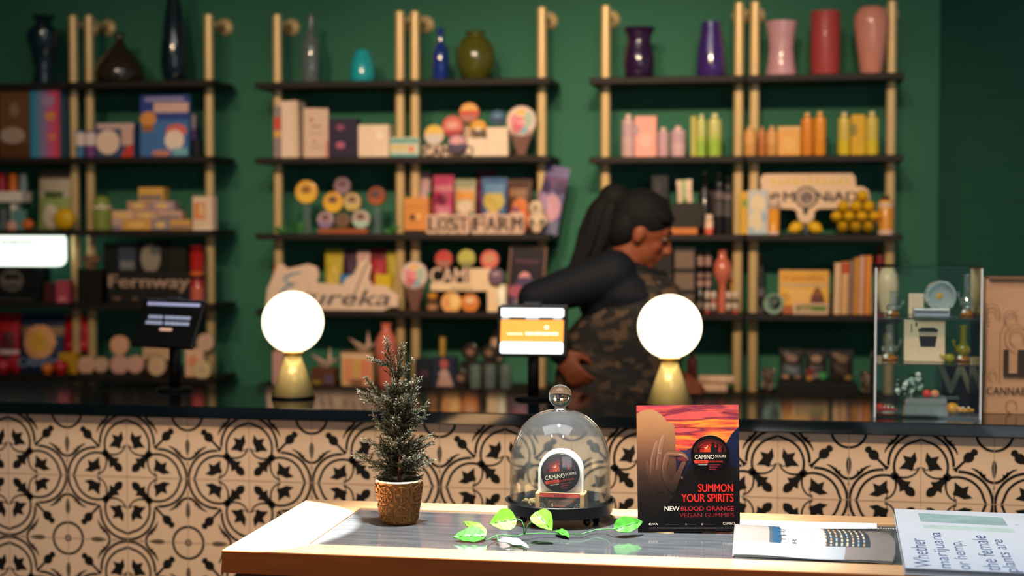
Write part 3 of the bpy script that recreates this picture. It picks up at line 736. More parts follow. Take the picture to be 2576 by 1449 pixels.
for x0, x1 in ((385, 525), (612, 690), (775, 890)): pb.poly([(X(x0) * W2, Yv(1290) * PHH), (X(x1) * W2, Yv(1290) * PHH), (X(x1) * W2, Yv(1285) * PHH), (X(x0) * W2, Yv(1285) * PHH)], M('#4c4644', .5), F)
pb.poly(circ(X(593) * W2, Yv(1287) * PHH, .0022), M('#6a625e', .5), F); pb.poly(circ(X(756) * W2, Yv(1287) * PHH, .0022), M('#8a827e', .5), F)
for yy, x0, x1 in ((1316, 222, 1085), (1329, 222, 1085), (1342, 300, 1005)):
    x = x0
    while x < x1 - 20:
        l_ = random.uniform(20, 60); pb.poly([(X(x) * W2, Yv(yy + 5) * PHH), (X(min(x1, x + l_)) * W2, Yv(yy + 5) * PHH), (X(min(x1, x + l_)) * W2, Yv(yy) * PHH), (X(x) * W2, Yv(yy) * PHH)], M('#3a3533', .5), F); x += l_ + 6
pb.build('printed_panel', po)
rr = 195 / 1035 * W2
for obn in ('x',):
    tt = MB()
gm_mx = up((X(845) - .5) * W2, -.0021, Yv(580) * PHH)
_b = gummy_tin
class _flat: pass
# the tin pictured on the card is flat print: the same drawing squeezed to a film
gummy_tin(po, rr, 0, gm_mx @ Matrix.Scale(.06, 4, (0, 0, 1)))
for c in list(po.children):
    if c.name.startswith('tin_body'): c.name = 'printed_tin_edge'
    elif c.name.startswith('tin_lid'): c.name = 'printed_tin_picture'
MB().prism([(-.03, .0), (.03, 0), (.02, .18), (-.02, .18)], .002, M('#1a1a1a', .6), Matrix.Translation((0, .045, 0)) @ Matrix.Rotation(math.radians(14), 4, 'X') @ up()).build('easel_back', po)
# ------------------------------------------------------------------ artificial vine on the table
LG = M('#5c9424', .4, var=.15, scale=120); DG = M('#347a22', .4, var=.15, scale=120); UN = M('#a8c4ae', .35, var=.05); STM = M('#3f7a40', .5)
va = G(1290, 1345, ZT)
vn = thing('artificial_vine', 'bright green artificial vine with heart-shaped leaves trailing round the black tray', 'vine', (va.x, va.y, ZT + .002))
def vp(u, v, h=0.0):
    g = G(u, v, ZT + h); return Vector((g.x - va.x, g.y - va.y, h))
def leaf(base, tip, wid, top, under, nrm, curl=.15):
    base, tip = Vector(base), Vector(tip); ax = tip - base; L = ax.length; ax.normalize()
    n = Vector(nrm); n = (n - ax * n.dot(ax)).normalized(); sd = ax.cross(n)
    m = 12; k = 4; vs = []; fs = []
    for i in range(m + 1):
        t = i / m; wv = wid * (math.sin(PI * t ** .72) ** .85 if 0 < t < 1 else 0)
        for j in range(-k, k + 1):
            s_ = j / k; vs.append(base + ax * L * t + sd * wv * s_ + n * (abs(s_) * wv * .28 - curl * L * (t - .35) ** 2 + .0012 * math.cos(6 * PI * t + abs(s_) * 3)))
    q_ = 2 * k + 1
    for i in range(m):
        for j in range(2 * k): fs.append((i * q_ + j, i * q_ + j + 1, (i + 1) * q_ + j + 1, (i + 1) * q_ + j))
    b = MB().add(vs, fs, top, True).add([v - n * .0014 for v in vs], [f[::-1] for f in fs], under, True)
    mid = [base + ax * L * t + n * (.0006 - curl * L * (t - .35) ** 2) for t in [i / 6 for i in range(6)]]
    b.tube(mid, .0007, STM, 5)
    return b.build('leaf', vn)
def E_(u, v, y):
    q_ = P(u, v, y) - Vector((va.x, va.y, ZT)); q_.z = max(q_.z, .006); return q_
y0 = va.y
leaf(E_(1300, 1308, y0 - .03), E_(1232, 1320, y0 - .05), .026, LG, UN, (.1, -.75, .65), .05)
leaf(E_(1345, 1290, y0 - .045), E_(1388, 1334, y0 - .075), .022, LG, UN, (.25, -.8, .55), .25)
leaf(E_(1222, 1364, y0 - .06), E_(1166, 1306, y0 - .02), .014, LG, DG, (.5, -.6, .6), .3)
leaf(E_(1222, 1362, y0 - .065), E_(1140, 1366, y0 - .075), .022, DG, UN, (0, -.55, .85), .1)
leaf(vp(1250, 1360, .004), vp(1330, 1377, .004), .017, UN, DG, (.05, -.15, 1), .05)
leaf(E_(1545, 1334, y0 + .02), E_(1618, 1312, y0 + .06), .020, DG, UN, (-.1, -.8, .6), .1)
leaf(vp(1400, 1335, .006), vp(1432, 1352, .003), .010, DG, DG, (0, -.3, 1), .1)
sm = MB()
for pts in ([vp(1222, 1362, .010), vp(1248, 1350, .008), vp(1262, 1348, .010), vp(1300, 1352, .006), vp(1318, 1346, .008), vp(1360, 1344, .004), vp(1410, 1346, .003)],
            [vp(1318, 1346, .008), E_(1318, 1325, y0 - .04), E_(1312, 1312, y0 - .035), E_(1300, 1308, y0 - .03)], [vp(1320, 1346, .008), E_(1328, 1322, y0 - .045), E_(1345, 1290 + 22, y0 - .045), E_(1347, 1296, y0 - .045)],
            [vp(1250, 1350, .008), vp(1254, 1362, .004), vp(1270, 1366, .004)], [vp(1460, 1347, .003), vp(1500, 1335, .003), vp(1525, 1334, .006), E_(1545, 1334, y0 + .02)], [vp(1410, 1346, .003), vp(1460, 1347, .003)]):
    sm.tube(pts, .0013, STM, 7)
sm.build('stem', vn)

# ------------------------------------------------------------------ loose sheet, folded catalogue, newspapers
sa = [G(u, v, ZT) for u, v in ((1846, 1330), (2207, 1331), (2205, 1318), (1850, 1309))]
cx = sum((s.x for s in sa)) / 4; cy = sum((s.y for s in sa)) / 4
SILV = M('#dfe3e4', .35, coat=.3)
sh = MB().prism([(s.x - cx, s.y - cy) for s in sa], .0012, M('#e6ebea', .6))
for k in range(3):
    x0 = -.10 + k * .11
    for i in range(16): sh.box(x0 + i * .005, x0 + i * .005 + .003, -.014 + random.uniform(-.002, .002), -.004 + random.uniform(-.003, .006), .0012, .00125, M('#aab0b2', .6))
tag(sh.build('paper_sheet', None, (cx, cy, ZT)), 'flat white printed sheet lying behind the folded glossy catalogue', 'paper')
ca = thing('folded_catalogue', 'glossy folded catalogue bulging on the table between poster and newspapers', 'catalogue', (G(2040, 1400, ZT).x, G(2040, 1400, ZT).y, ZT))
c0 = G(1843, 1400, ZT); c1 = G(2240, 1418, ZT); cb = G(1850, 1318 + 34, ZT)
xa = c0.x - ca.location.x; xb = c1.x - ca.location.x; y_a = c0.y - ca.location.y - .004; y_b = y_a + .118
def hump(t): return .004 + .040 * (math.sin(PI / 2 * min(1, t / .84)) if t < .84 else 1 - .6 * ((t - .84) / .16) ** 2)
NX, NY = 40, 26
def cat_layer(dz, inset, mats, colour=None):
    b = MB(); vs = []
    for j in range(NY + 1):
        t = j / NY
        for i in range(NX + 1):
            s_ = i / NX; x = xa + (xb - xa) * s_ + (.014 * math.sin(PI * t) * s_ - .012 * t * s_) + .004 * (1 - t) * s_
            vs.append((x, y_a + inset + (y_b - y_a - 2 * inset) * t - .012 * (s_ - .5), max(.0006, hump(t) * (1 - .10 * s_) + dz + .0015 * math.sin(s_ * 9) * (1 - t))))
    fs = [(j * (NX + 1) + i, j * (NX + 1) + i + 1, (j + 1) * (NX + 1) + i + 1, (j + 1) * (NX + 1) + i) for j in range(NY) for i in range(NX)]
    for f in fs:
        j = f[0] // (NX + 1); i = f[0] % (NX + 1); b.add([vs[k] for k in f], [(0, 1, 2, 3)], mats(i / NX, j / NY), True)
    return b
GLS = dict(rough=.18, coat=.8)
C1 = M('#9aa1a8', .16, coat=1.0, var=.04); C2 = M('#39444c', .16, coat=1.0); C3 = M('#7d7672', .16, coat=1.0); C4 = M('#22405a', .16, coat=1.0); C5 = M('#bdb4ad', .2, coat=.8, var=.03)
def cover(s, t):
    if t > .24:
        if s < .07: return C3
        if s < .25: return C2 if s > .22 else C3
        if s < .285: return C4
        if s < .56: return C5
        if s < .84: return C2
        return C3
    return C1 if s < .7 else C3
cvr = cat_layer(0, 0, cover)
def on(s, t): # point on the cover
    x = xa + (xb - xa) * s + (.014 * math.sin(PI * t) * s - .012 * t * s); return Vector((x, y_a + (y_b - y_a) * t - .012 * (s - .5), hump(t) * (1 - .10 * s) + .0007 + .0015 * math.sin(s * 9) * (1 - t)))
for k in range(8):
    s0 = .575 + k * .034
    t = .28
    while t < .92:
        l_ = random.uniform(.03, .09); c = M(random.choice(('#c9b79a', '#b08a62', '#8f99a0')), .3)
        cvr.add([on(s0, t), on(s0 + .011, t), on(s0 + .011, t + l_), on(s0, t + l_)], [(0, 1, 2, 3)], c); t += l_ + .03
def curved_text(s, sp_, t0, hh, mat, adv):
    vs, fs, W, H = text_mesh(s, 0.0)
    cvr.add([on(sp_ - (b / H) * hh, t0 + a / W * adv) + Vector((0, 0, .0003)) for a, b in vs], fs, mat)
curved_text('THE', .335, .30, .034, M('#15171a', .4), .42)
curved_text('R', .40, .28, .030, M('#15171a', .4), .13)
for s0 in (.45, .475, .50):
    t = .28
    while t < .9: l_ = random.uniform(.03, .07); cvr.add([on(s0, t), on(s0 + .007, t), on(s0 + .007, t + l_), on(s0, t + l_)], [(0, 1, 2, 3)], M('#8d8a88', .4)); t += l_ + .02
cvr.build('cover', ca)
for k, (dz, ins) in enumerate(((-.0022, .002), (-.0042, .001), (-.006, .0025))):
    cat_layer(dz, ins, lambda s, t: M('#dcdedd', .4)).build('page', ca)

npz = ZT + .0145
na = G(2249, 1279, npz); nb = G(2277, 1427, npz); nc = G(2640, 1297, npz); nd = G(2640, 1449, npz)
fr_ = nb; ex = Vector((1, .022, 0)).normalized(); ey = Vector((na.x - nb.x, na.y - nb.y, 0)); NL = ey.length; ey.normalize()
ns = thing('newspaper_stack', 'stack of folded pale newspapers on the right end of the display table', 'newspaper', (nb.x, nb.y, ZT), math.atan2(-ey.x, ey.y))
PAPR = M('#b4bcc6', .6, var=.03, scale=8)
NWD = .36
for k in range(4):
    o_ = random.uniform(-.002, .002)
    MB().box(o_ if k < 3 else 0, NWD + o_, o_ if k < 3 else 0, NL + o_, .0002 + k * .0036, .0035 + k * .0036, PAPR if k != 1 else M('#b9bec6', .6), .0014, 2).build('folded_newspaper', ns)
ink = MB(); zt_ = .01432
# drawing axes on the sheet: reading direction runs away from the viewer, lines stack to the right
RD = Matrix(((0, -1, 0, 0), (1, 0, 0, 0), (0, 0, 1, zt_), (0, 0, 0, 1)))      # local x -> +y, local y -> -x
NAVY = M('#2b4a72', .55)
def nloc(u, v):
    g = G(u, v, npz); r = Matrix.Rotation(-ns.rotation_euler.z, 3, 'Z') @ Vector((g.x - nb.x, g.y - nb.y, 0)); return r
for s_, (u, v), (u2, v2), hh in (('Whether', (2345, 1428), (2330, 1355), .030), ('marijuana', (2405, 1430), (2382, 1340), .030), ('or hemp,', (2455, 1433), (2442, 1362), .032), ('the female', (2520, 1436), (2495, 1348), .030), ('plants are', (2575, 1440), (2555, 1359), .032)):
    a = nloc(u, v); b = nloc(u2, v2)
    ink.text(s_, a.y, -a.x, hh, NAVY, RD, 0, .004, 'L', wid=b.y - a.y)
def quad(mat, *uv): 
    pts = [nloc(*p_) for p_ in uv]; ink.add([(p_.x, p_.y, zt_) for p_ in pts], [(0, 1, 2, 3)], mat)
quad(M('#7f9a9c', .6, var=.35, scale=25), (2309, 1290), (2522, 1302), (2536, 1323), (2316, 1312))
quad(M('#9fb4b2', .6, var=.3, scale=25), (2318, 1319), (2545, 1329), (2556, 1341), (2324, 1328))
ink.text('the', nloc(2563, 1322).y, -nloc(2563, 1322).x, .008, M('#5b6b7c', .6), RD, 0, 0, 'L')
ink.build('print', ns)

# ------------------------------------------------------------------ acrylic display case on the counter's right end
ya, yb = 4.16, 4.42
xa = P(2200, 900, ya).x; xb = P(2470, 900, ya).x
zT = P(2335, 675, ya).z
ACR = GL('#f3faf8', 1.5); EDGE = M('#cfd6da', .2, coat=.6, var=.02)
ac = thing('acrylic_display_case', 'clear acrylic display case with glass pieces at the right end of the counter', 'display case', ((xa + xb) / 2, (ya + yb) / 2, ZCT))
hw = (xb - xa) / 2; hd = (yb - ya) / 2; HH = zT - ZCT
MB().box(-hw, -hw + .004, -hd, hd, 0, HH, ACR).box(-hw - .0006, -hw + .0046, -hd - .001, -hd, 0, HH, EDGE).build('side_panel', ac)
MB().box(hw - .004, hw, -hd, hd, 0, HH, ACR).box(hw - .0046, hw + .0006, -hd - .001, -hd, 0, HH, EDGE).build('side_panel', ac)
MB().box(-hw + .004, hw - .004, -hd, -hd + .004, .0, HH, GL('#fbfffe', 1.35)).build('front_panel', ac)
MB().box(-hw + .004, hw - .004, hd - .004, hd, 0, HH, GL('#f3faf8', 1.35)).build('back_panel', ac)
MB().box(-hw, hw, -hd, hd, HH - .0002, HH + .004, ACR).build('top_panel', ac)
zl = [P(2335, v, ya + .05).z - ZCT for v in (1042, 912, 797)]; zl[0] = .008
MB().box(-hw + .004, hw - .004, -hd + .005, hd - .005, 0, .006, GL('#e8f4f0', 1.5, .02)).build('floor_panel', ac)
for z in zl[1:]: MB().box(-hw + .004, hw - .004, -hd + .005, hd - .005, z - .005, z, GL('#e8f4f0', 1.5, .02)).build('shelf_panel', ac)
CB = [.0061 + ZCT, zl[1] + ZCT + .0002, zl[2] + ZCT + .0002]
CG = GL('#f6fbfa', 1.9, .04); AMB = GL('#d8941f', 1.6, .40, '#d88a18'); YEL = GL('#e6dc5a', 1.6, .35, '#d8cc2c'); REDG = GL('#d8402c', 1.6, .5, '#d8402c')
def px(u0, u1, y): a = P(u0, 850, y).x; b = P(u1, 850, y).x; return (a + b) / 2, b - a
def bong(u0, u1, vt, lev, y, label, base=AMB, body=CG, sd=1):
    x, wd = px(u0, u1, y); h = P(u0, vt, y).z - CB[lev]; r = wd / 2
    t = thing('glass_water_pipe', label, 'water pipe', (x, y, CB[lev]))
    MB().lathe([(r * .8, 0), (r * .86, .004), (r * .7, h * .12), (r * .5, h * .15)], base, 28).build('base', t)
    MB().lathe([(r * .5, h * .14), (r * .95, h * .27), (r * .9, h * .38), (r * .42, h * .50), (r * .40, h * .95), (r * .52, h * .985), (r * .46, h), (r * .34, h * .95), (r * .36, h * .5), (r * .8, h * .37), (r * .8, h * .28), (r * .4, h * .16)], body, 28, close=False).build('chamber', t)
    MB().tube([(sd * r * .6, 0, h * .30), (sd * r * 1.0, -.003, h * .42), (sd * r * 1.15, -.004, h * .52)], [r * .16] * 3, body, 12).ell((sd * r * 1.15, -.004, h * .55), r * .28, body, 14, 10).build('bowl_stem', t)
    MB().ell((-r * .4, -r * .5, h * .10), r * .3, M('#e9ece8', .1, coat=1), 10, 8).build('bead', t)
bong(2412, 2450, 690, 2, 4.27, 'tall clear glass water pipe with amber base, top right in the acrylic case', sd=-1)
bong(2214, 2262, 816, 1, 4.27, 'clear water pipe with amber foot, left of the cup box')
bong(2402, 2444, 818, 1, 4.27, 'water pipe with yellow chamber, right of the cup box', AMB, GL('#efe88a', 1.7, .2, '#d8cc2c'), -1)
bong(2226, 2266, 732, 2, 4.27, 'short glass water pipe with amber base at upper left of the acrylic case')
x, wd = px(2333, 2412, 4.31); r = wd / 2
t = thing('glass_ashtray', 'round frosted glass ashtray propped upright, top shelf of the acrylic case', 'ashtray', (x, 4.31, CB[2]), rot=(0, math.radians(-14), math.radians(12)))
mx = Matrix.Translation((0, 0, r + .012)) @ up()
GG = GL('#dcebec', 1.6, .38)
MB().lathe([(0, 0), (r, 0), (r, .022), (r * .84, .022), (r * .74, .006), (0, .006)], GG, 48, mx=mx).build('dish', t)
for a in (1.57, 3.7, 5.6): MB().box(-.004, .004, -.004, .004, .020, .025, GG, mx=mx @ Matrix.Rotation(a, 4, 'Z') @ Matrix.Translation((0, r * .92, 0))).build('rest', t)
MB().lathe([(0, .0062), (r * .22, .0064), (0, .010)], M('#d9a24a', .3), 20, mx=mx).build('dish_centre', t)
x, wd = px(2296, 2386, 4.24); h = P(2300, 775, 4.24).z - CB[2]
MBx = MB().box(-wd / 2, wd / 2, -.03, .03, 0, h, M('#aeb4bb', .2, .6), .002, 2).box(-wd / 2 + .004, wd / 2 - .004, -.0304, -.028, h * .45, h * .75, M('#5c6168', .3))
tag(MBx.build('flat_case', None, (x, 4.24, CB[2])), 'flat silver case lying on the top shelf of the acrylic case', 'case')
x, wd = px(2284, 2322, 4.32); h = P(2300, 738, 4.32).z - CB[2]
tag(MB().box(-wd / 2, wd / 2, -.015, .015, 0, h, M('#e6ccb2', .6), .001, 1).build('small_carton', None, (x, 4.32, CB[2])), 'small cream carton behind the flat silver case in the acrylic case', 'box')
x, wd = px(2273, 2375, 4.26); h = P(2300, 803, 4.26).z - CB[1]; h = min(h, CB[2] - CB[1] - .008)
cb = MB().box(-wd / 2, wd / 2, -.03, .03, 0, h, M('#e9cdb2', .55), .0015, 1)
art(cb, [('r', .16, .70, .19, .90, '#6d5a4c'), ('r', .27, .84, .31, .94, '#2a2725'), ('p', [(.40, .36), (.76, .36), (.80, .62), (.36, .62)], '#24242a'), ('p', [(.36, .66), (.80, .66), (.80, .70), (.36, .70)], '#b7a7a0'), ('r', .34, .72, .82, .79, '#24242a'), ('r', .40, .79, .76, .82, '#24242a')], -wd / 2, 0, wd, h, -.0301)
tag(cb.build('cup_box', None, (x, 4.26, CB[1])), 'cream box with a black takeaway cup picture in the acrylic case', 'box')
x, wd = px(2376, 2402, 4.22)
t = tag(MB().ell((0, 0, .012), (wd / 2 * 1.1, .014, .012), YEL, 20, 12).tube([(-.008, 0, .012), (-.024, 0, .020)], [.004, .003], YEL, 8).build('hand_pipe', None, (x, 4.22, CB[1])), 'small yellow glass hand pipe beside the cup box', 'pipe')
def hand_pipe(u0, u1, v, lev, y, mat, label):
    x, wd = px(u0, u1, y)
    b = MB().ell((-wd * .28, 0, wd * .22), (wd * .24, wd * .22, wd * .22), mat, 18, 12).tube([(-wd * .15, 0, wd * .2), (wd * .15, 0, wd * .16), (wd * .5, 0, wd * .15)], [wd * .13, wd * .09, wd * .07], mat, 12)
    for k in range(4): b.ell((-wd * .3 + k * wd * .2, -wd * .10, wd * .26), wd * .05, M('#f0e6da', .1, coat=1), 8, 6)
    tag(b.build('hand_pipe', None, (x, y, CB[lev])), label, 'pipe')
hand_pipe(2204, 2258, 1010, 0, 4.23, REDG, 'red glass hand pipe on the floor of the acrylic case, left corner')
hand_pipe(2382, 2452, 1020, 0, 4.22, M('#d89a2a', .12, coat=1), 'amber yellow glass hand pipe on the floor of the acrylic case, right corner')
x, wd = px(2276, 2382, 4.24)
t = thing('clear_tray_box', 'clear lidded tray with small pieces on the floor of the acrylic case', 'box', (x, 4.24, CB[0]))
MB().box(-wd / 2, wd / 2, -.04, .04, 0, .030, GL('#e8f0f0', 1.5, .18)).build('tray_body', t); MB().box(-wd / 2 + .002, wd / 2 - .002, -.041, .041, .030, .042, GL('#dfe8ea', 1.5, .25)).build('tray_lid', t)
rn = random.Random(5)
t = thing('glass_cluster', 'sparkling cluster of clear glass beads on the clear tray', 'ornament', (px(2246, 2318, 4.25)[0] + .01, 4.25, CB[0] + .0422))
g = MB()
for i in range(85): g.ell((rn.uniform(-.034, .030), rn.uniform(-.02, .02), .006 + rn.uniform(0, .060) * rn.random()), rn.uniform(.005, .010), rn.choice((GL('#dfece8', 1.6), M('#f0f4f2', .08, .3, coat=1), GL('#b9d6c0', 1.6))), 10, 8)
g.build('beads', t)
for u, c, nm in ((2332, '#d23a30', 'red'), (2352, '#d98a62', 'peach')):
    tag(MB().ell((0, 0, .011), (.012, .01, .011), M(c, .15, coat=1)).build('glass_bead', None, (P(u, 950, 4.22).x, 4.22, CB[0] + .0422)), 'small %s glass bead on the lid of the clear tray' % nm, 'bead')
# dark printed card with a W behind the case
x, wd = px(2372, 2462, 4.50)
cw = MB().box(-wd / 2, wd / 2, -.01, .01, 0, P(2400, 905, 4.5).z - ZCT, M('#3a2028', .6)); h_ = P(2400, 905, 4.5).z - ZCT
cw.text('W', 0, h_ * .25, h_ * .62, M('#b9a089', .6), up(0, -.0105, 0), 0, .03)
tag(cw.build('dark_carton', None, (x, 4.50, ZCT)), 'dark purple carton lettered W behind the acrylic case', 'box')

# kraft paper bag at the right edge
yk = 4.30; x0 = P(2474, 900, yk).x; x1 = x0 + .30; hk = P(2500, 702, yk).z - ZCT
kb = thing('paper_bag', 'brown kraft paper bag with dark lettering at the right edge of the counter', 'bag', (x0, yk, ZCT + .001))
KR = M('#c79a78', .75, var=.06, scale=14, bump=.25)
bm_ = MB(); n = 10; vs = []
for j in range(n + 1):
    t_ = j / n; ins = .004 + .010 * t_
    for (x, y) in ((ins * .6, .0 + .012 * t_), (.30 - ins * .6, .0 + .012 * t_), (.30 - ins * .3, .05), (.30 - ins * .6, .11 - .012 * t_), (ins * .6, .11 - .012 * t_), (ins * .6 + .015 * t_, .055)): vs.append((x + .006 * math.sin(6 * t_) * (.3 if x < .1 else 1), y + .003 * math.sin(9 * t_ + x * 14), hk * t_))
fs = [(j * 6 + i, j * 6 + (i + 1) % 6, (j + 1) * 6 + (i + 1) % 6, (j + 1) * 6 + i) for j in range(n) for i in range(6)] + [tuple(range(5, -1, -1))]
bm_.add(vs, fs, KR)
ins_ = .006
bm_.build('bag_body', kb)
pr = MB(); F = up(0, -.004, 0); DK = M('#3f3430', .7); EMB = M('#a87a5c', .8)
zz_ = lambda v: P(2520, v, yk).z - ZCT
xx_ = lambda u: P(u, 900, yk).x - x0
pr.text('L', xx_(2527), zz_(948), zz_(880) - zz_(948), DK, F, 0, .05, 'L', wid=.030); pr.text('I', xx_(2564), zz_(948), zz_(880) - zz_(948), DK, F, 0, .06, 'L', wid=.010); pr.text('CANNABIS', xx_(2487) - .004, zz_(993), zz_(974) - zz_(993), DK, F, 0, .005, 'L', wid=.118)
for cx_, cz_, r_ in ((2492, 790, .022), (2492, 790, .012), (2556, 850, .030), (2556, 850, .018), (2540, 800, .016), (2545, 1022, .014), (2497, 945, .010)):
    pr.strip(circ(xx_(cx_), zz_(cz_), r_, r_ * 1.2, 24, -.6, 4.6), .0022, EMB, F, .0003)
pr.strip([(xx_(2515), zz_(960)), (xx_(2515), zz_(840)), (xx_(2530), zz_(800)), (xx_(2560), zz_(780))], .002, EMB, F, .0003)
pr.build('lettering', kb)
MB().box(.012, .288, -.002, .098, hk - .0005, hk + .004, M('#8a6850', .8)).build('folded_top', kb)
# ------------------------------------------------------------------ goods on the wall shelves
SY = 5.92
def base_z(b): return ST(*b) if isinstance(b, tuple) else b
def pw(u0, u1, y, v=560):
    a = P(u0, v, y).x; b = P(u1, v, y).x; return (a + b) / 2, b - a
def BX(label, cat, u0, u1, vt, b, col, A=(), name='carton', y=SY, d=.05, yaw=0, lean=0, group=None, rough=.5, roll=0, lid=None):
    z = base_z(b); x, w = pw(u0, u1, y); h = P((u0 + u1) / 2, vt, y).z - z
    m = MB().box(-w / 2, w / 2, -d / 2, d / 2, 0, h, col if not isinstance(col, str) else M(col, rough), min(.002, h * .1, w * .1), 2)
    art(m, A, -w / 2, 0, w, h, -d / 2)
    if lid:
        t = thing(name, label, cat, (x, y, z), math.radians(yaw), group); m.build('box_body', t)
        MB().box(-w / 2 - .001, w / 2 + .001, -d / 2 - .001, d / 2 + .001, h, h + .006, M(lid, rough), .001, 1).build('lid', t)
        return z + h + .006
    tag(m.build(name, None, (x, y, z), (math.radians(lean), math.radians(roll), math.radians(yaw))), label, cat, group)
    return z + h
CANP = [(.0, 0), (.92, 0), (1, .03), (1, .80), (.93, .86), (.5, .90), (.46, .91)]
def BT(label, u0, u1, vt, b, col, cap, name='bottle', cat='bottle', y=SY, prof=None, capf=(.88, 1.0, .46), group=None, rough=.35, bands=(), coat=.3):
    z = base_z(b); x, w = pw(u0, u1, y); h = P((u0 + u1) / 2, vt, y).z - z; r = w / 2
    t = thing(name, label, cat, (x, y, z), group=group)
    c = col if not isinstance(col, str) else M(col, rough, coat=coat)
    bd_ = MB().lathe([(a * r, q * h) for a, q in (prof or CANP)], c, 28).build('body', t)
    if bands:
        for z0, z1, k, cc in bands: MB().lathe([(r * k, z0 * h), (r * k, z1 * h)], M(cc, .5), 28, close=False).build('label', bd_)
    if cap: MB().lathe([(capf[2] * r, capf[0] * h), (capf[2] * r, capf[1] * h * .985), (capf[2] * r * .9, capf[1] * h)], M(cap, .35), 24).build('cap', t)
    return z + h
def VS(label, u0, u1, vt, b, col, prof, rough=.15, coat=.6, y=5.93, name='vase', mat=None, parts=None):
    z = base_z(b); x, w = pw(u0, u1, y); h = P((u0 + u1) / 2, vt, y).z - z; r = w / 2
    mt = mat or M(col, rough, coat=coat, var=.15, scale=14)
    o = MB().lathe([(a * r, q * h) for a, q in prof] , mt, 44).build(name, None, (x, y, z)); tag(o, label, 'vase'); return z + h
def TN(label, uc, vc, rp, rim, face, A=(), y=SY, group=None, name='gummy_tin', d=.028, yaw=0, cat='tin'):
    c = P(uc, vc, y); r = (P(uc + rp, vc, y).x - P(uc - rp, vc, y).x) / 2
    t = thing(name, label, cat, (c.x, y, c.z), math.radians(yaw), group=group); mx = up()
    MB().lathe([(r * .97, -d / 2), (r * .97, d / 2 - .006)], M(rim, .35, coat=.3), 36, mx=mx).build('tin_body', t)
    l = MB().lathe([(r, d / 2 - .007), (r, d / 2 - .001), (r * .96, d / 2)], M(rim, .35, coat=.3), 36, mx=mx).poly(circ(0, 0, r * .93, n=32), M(face, .4), mx, d / 2 + .0003)
    for i, a in enumerate(A):
        k = a[0]; mt = M(a[-1], .45); zf = d / 2 + .0006 + i * .0003
        if k == 'half': l.poly(circ(0, 0, r * .93, n=20, a0=a[1], a1=a[2]), mt, mx, zf)
        elif k == 'e': l.poly(circ(a[1] * r, a[2] * r, a[3] * r, a[4] * r), mt, mx, zf)
        elif k == 'p': l.poly([(x * r, q * r) for x, q in a[1]], mt, mx, zf)
        elif k == 't': l.text(a[1], a[2] * r, a[3] * r, a[4] * r, mt, mx, zf, .03)
    l.build('lid', t); return c.z + r
def PC(label, u0, u1, vt, b, A, col, y=SY, roll=0, lean=-4, name='pouch', cat='pouch', th=.022, group=None, rough=.55, vb=None):
    """soft bag: pillow front with a flat heat-sealed top; A = coloured fields read top to bottom"""
    z = base_z(b) if vb is None else P((u0 + u1) / 2, vb, y).z
    x, w = pw(u0, u1, y); h = P((u0 + u1) / 2, vt, y).z - z
    NX, NZ = 36, 46; m = MB(); fr = []; bk = []
    for j in range(NZ + 1):
        t = j / NZ; e = (1 - (2 * abs(t - .45)) ** 3) if t < .45 else max(0, 1 - ((t - .45) / .47) ** 2) if t < .92 else 0
        for i in range(NX + 1):
            s = i / NX * 2 - 1; k = th * max(0, e) ** .7 * (1 - s * s) ** .6; wv = .002 * math.sin(t * 17 + s * 4) * (1 - abs(s)) * max(0, e)
            fr.append((s * w / 2 * (1 - .03 * max(0, e)), -k - .0008 + wv, t * h)); bk.append((s * w / 2 * (1 - .03 * max(0, e)), k + .0008, t * h))
    def colr(s, t):
        c = col
        for a in A:
            if a[0] == 'r' and a[1] <= s <= a[3] and a[2] <= t <= a[4]: c = a[-1]
            elif a[0] == 'e' and ((s - a[1]) / a[3]) ** 2 + ((t - a[2]) / a[4]) ** 2 <= 1: c = a[-1]
        return M(c, rough)
    q = NX + 1
    for j in range(NZ):
        for i in range(NX):
            f = (j * q + i, j * q + i + 1, (j + 1) * q + i + 1, (j + 1) * q + i)
            m.add([fr[k] for k in f], [(0, 1, 2, 3)], colr((i + .5) / NX, (j + .5) / NZ), True)
            m.add([bk[k] for k in f], [(3, 2, 1, 0)], M(col, rough, coat=.3), True)
    for a in A:
        if a[0] == 't': m.text(a[1], (a[2] - .5) * w, a[3] * h, a[4] * h, M(a[-1], .5), up(0, -th - .003, 0), 0, .03)
    tag(m.build(name, None, (x, y + th + .002, z), (math.radians(lean), math.radians(roll), 0)), label, cat, group)
    return z + h
def BOOK(label, u0, u1, vt, b, spine, y=SY, group=None, A=(), roll=0, d=.12):
    z = base_z(b); x, w = pw(u0, u1, y); h = P((u0 + u1) / 2, vt, y).z - z; w *= .97
    t = thing('book', label, 'book', (x, y + .035, z), group=group, rot=(0, math.radians(roll), 0))
    c = M(spine, .5)
    k = MB().box(-w / 2, w / 2, -d / 2, -d / 2 + .002, 0, h, c).box(-w / 2, -w / 2 + .0015, -d / 2, d / 2, 0, h, c).box(w / 2 - .0015, w / 2, -d / 2, d / 2, 0, h, c)
    art(k, A, -w / 2, 0, w, h, -d / 2)
    k.build('cover', t); MB().box(-w / 2 + .0016, w / 2 - .0016, -d / 2 + .0021, d / 2 - .004, .003, h - .003, M('#e9dfcc', .8)).build('page_block', t)
def SIGN(label, name='letter_sign', u=0, y=5.88, z=0, cat='sign'):
    return thing(name, label, cat, (P(u, 560, y).x, y, z))

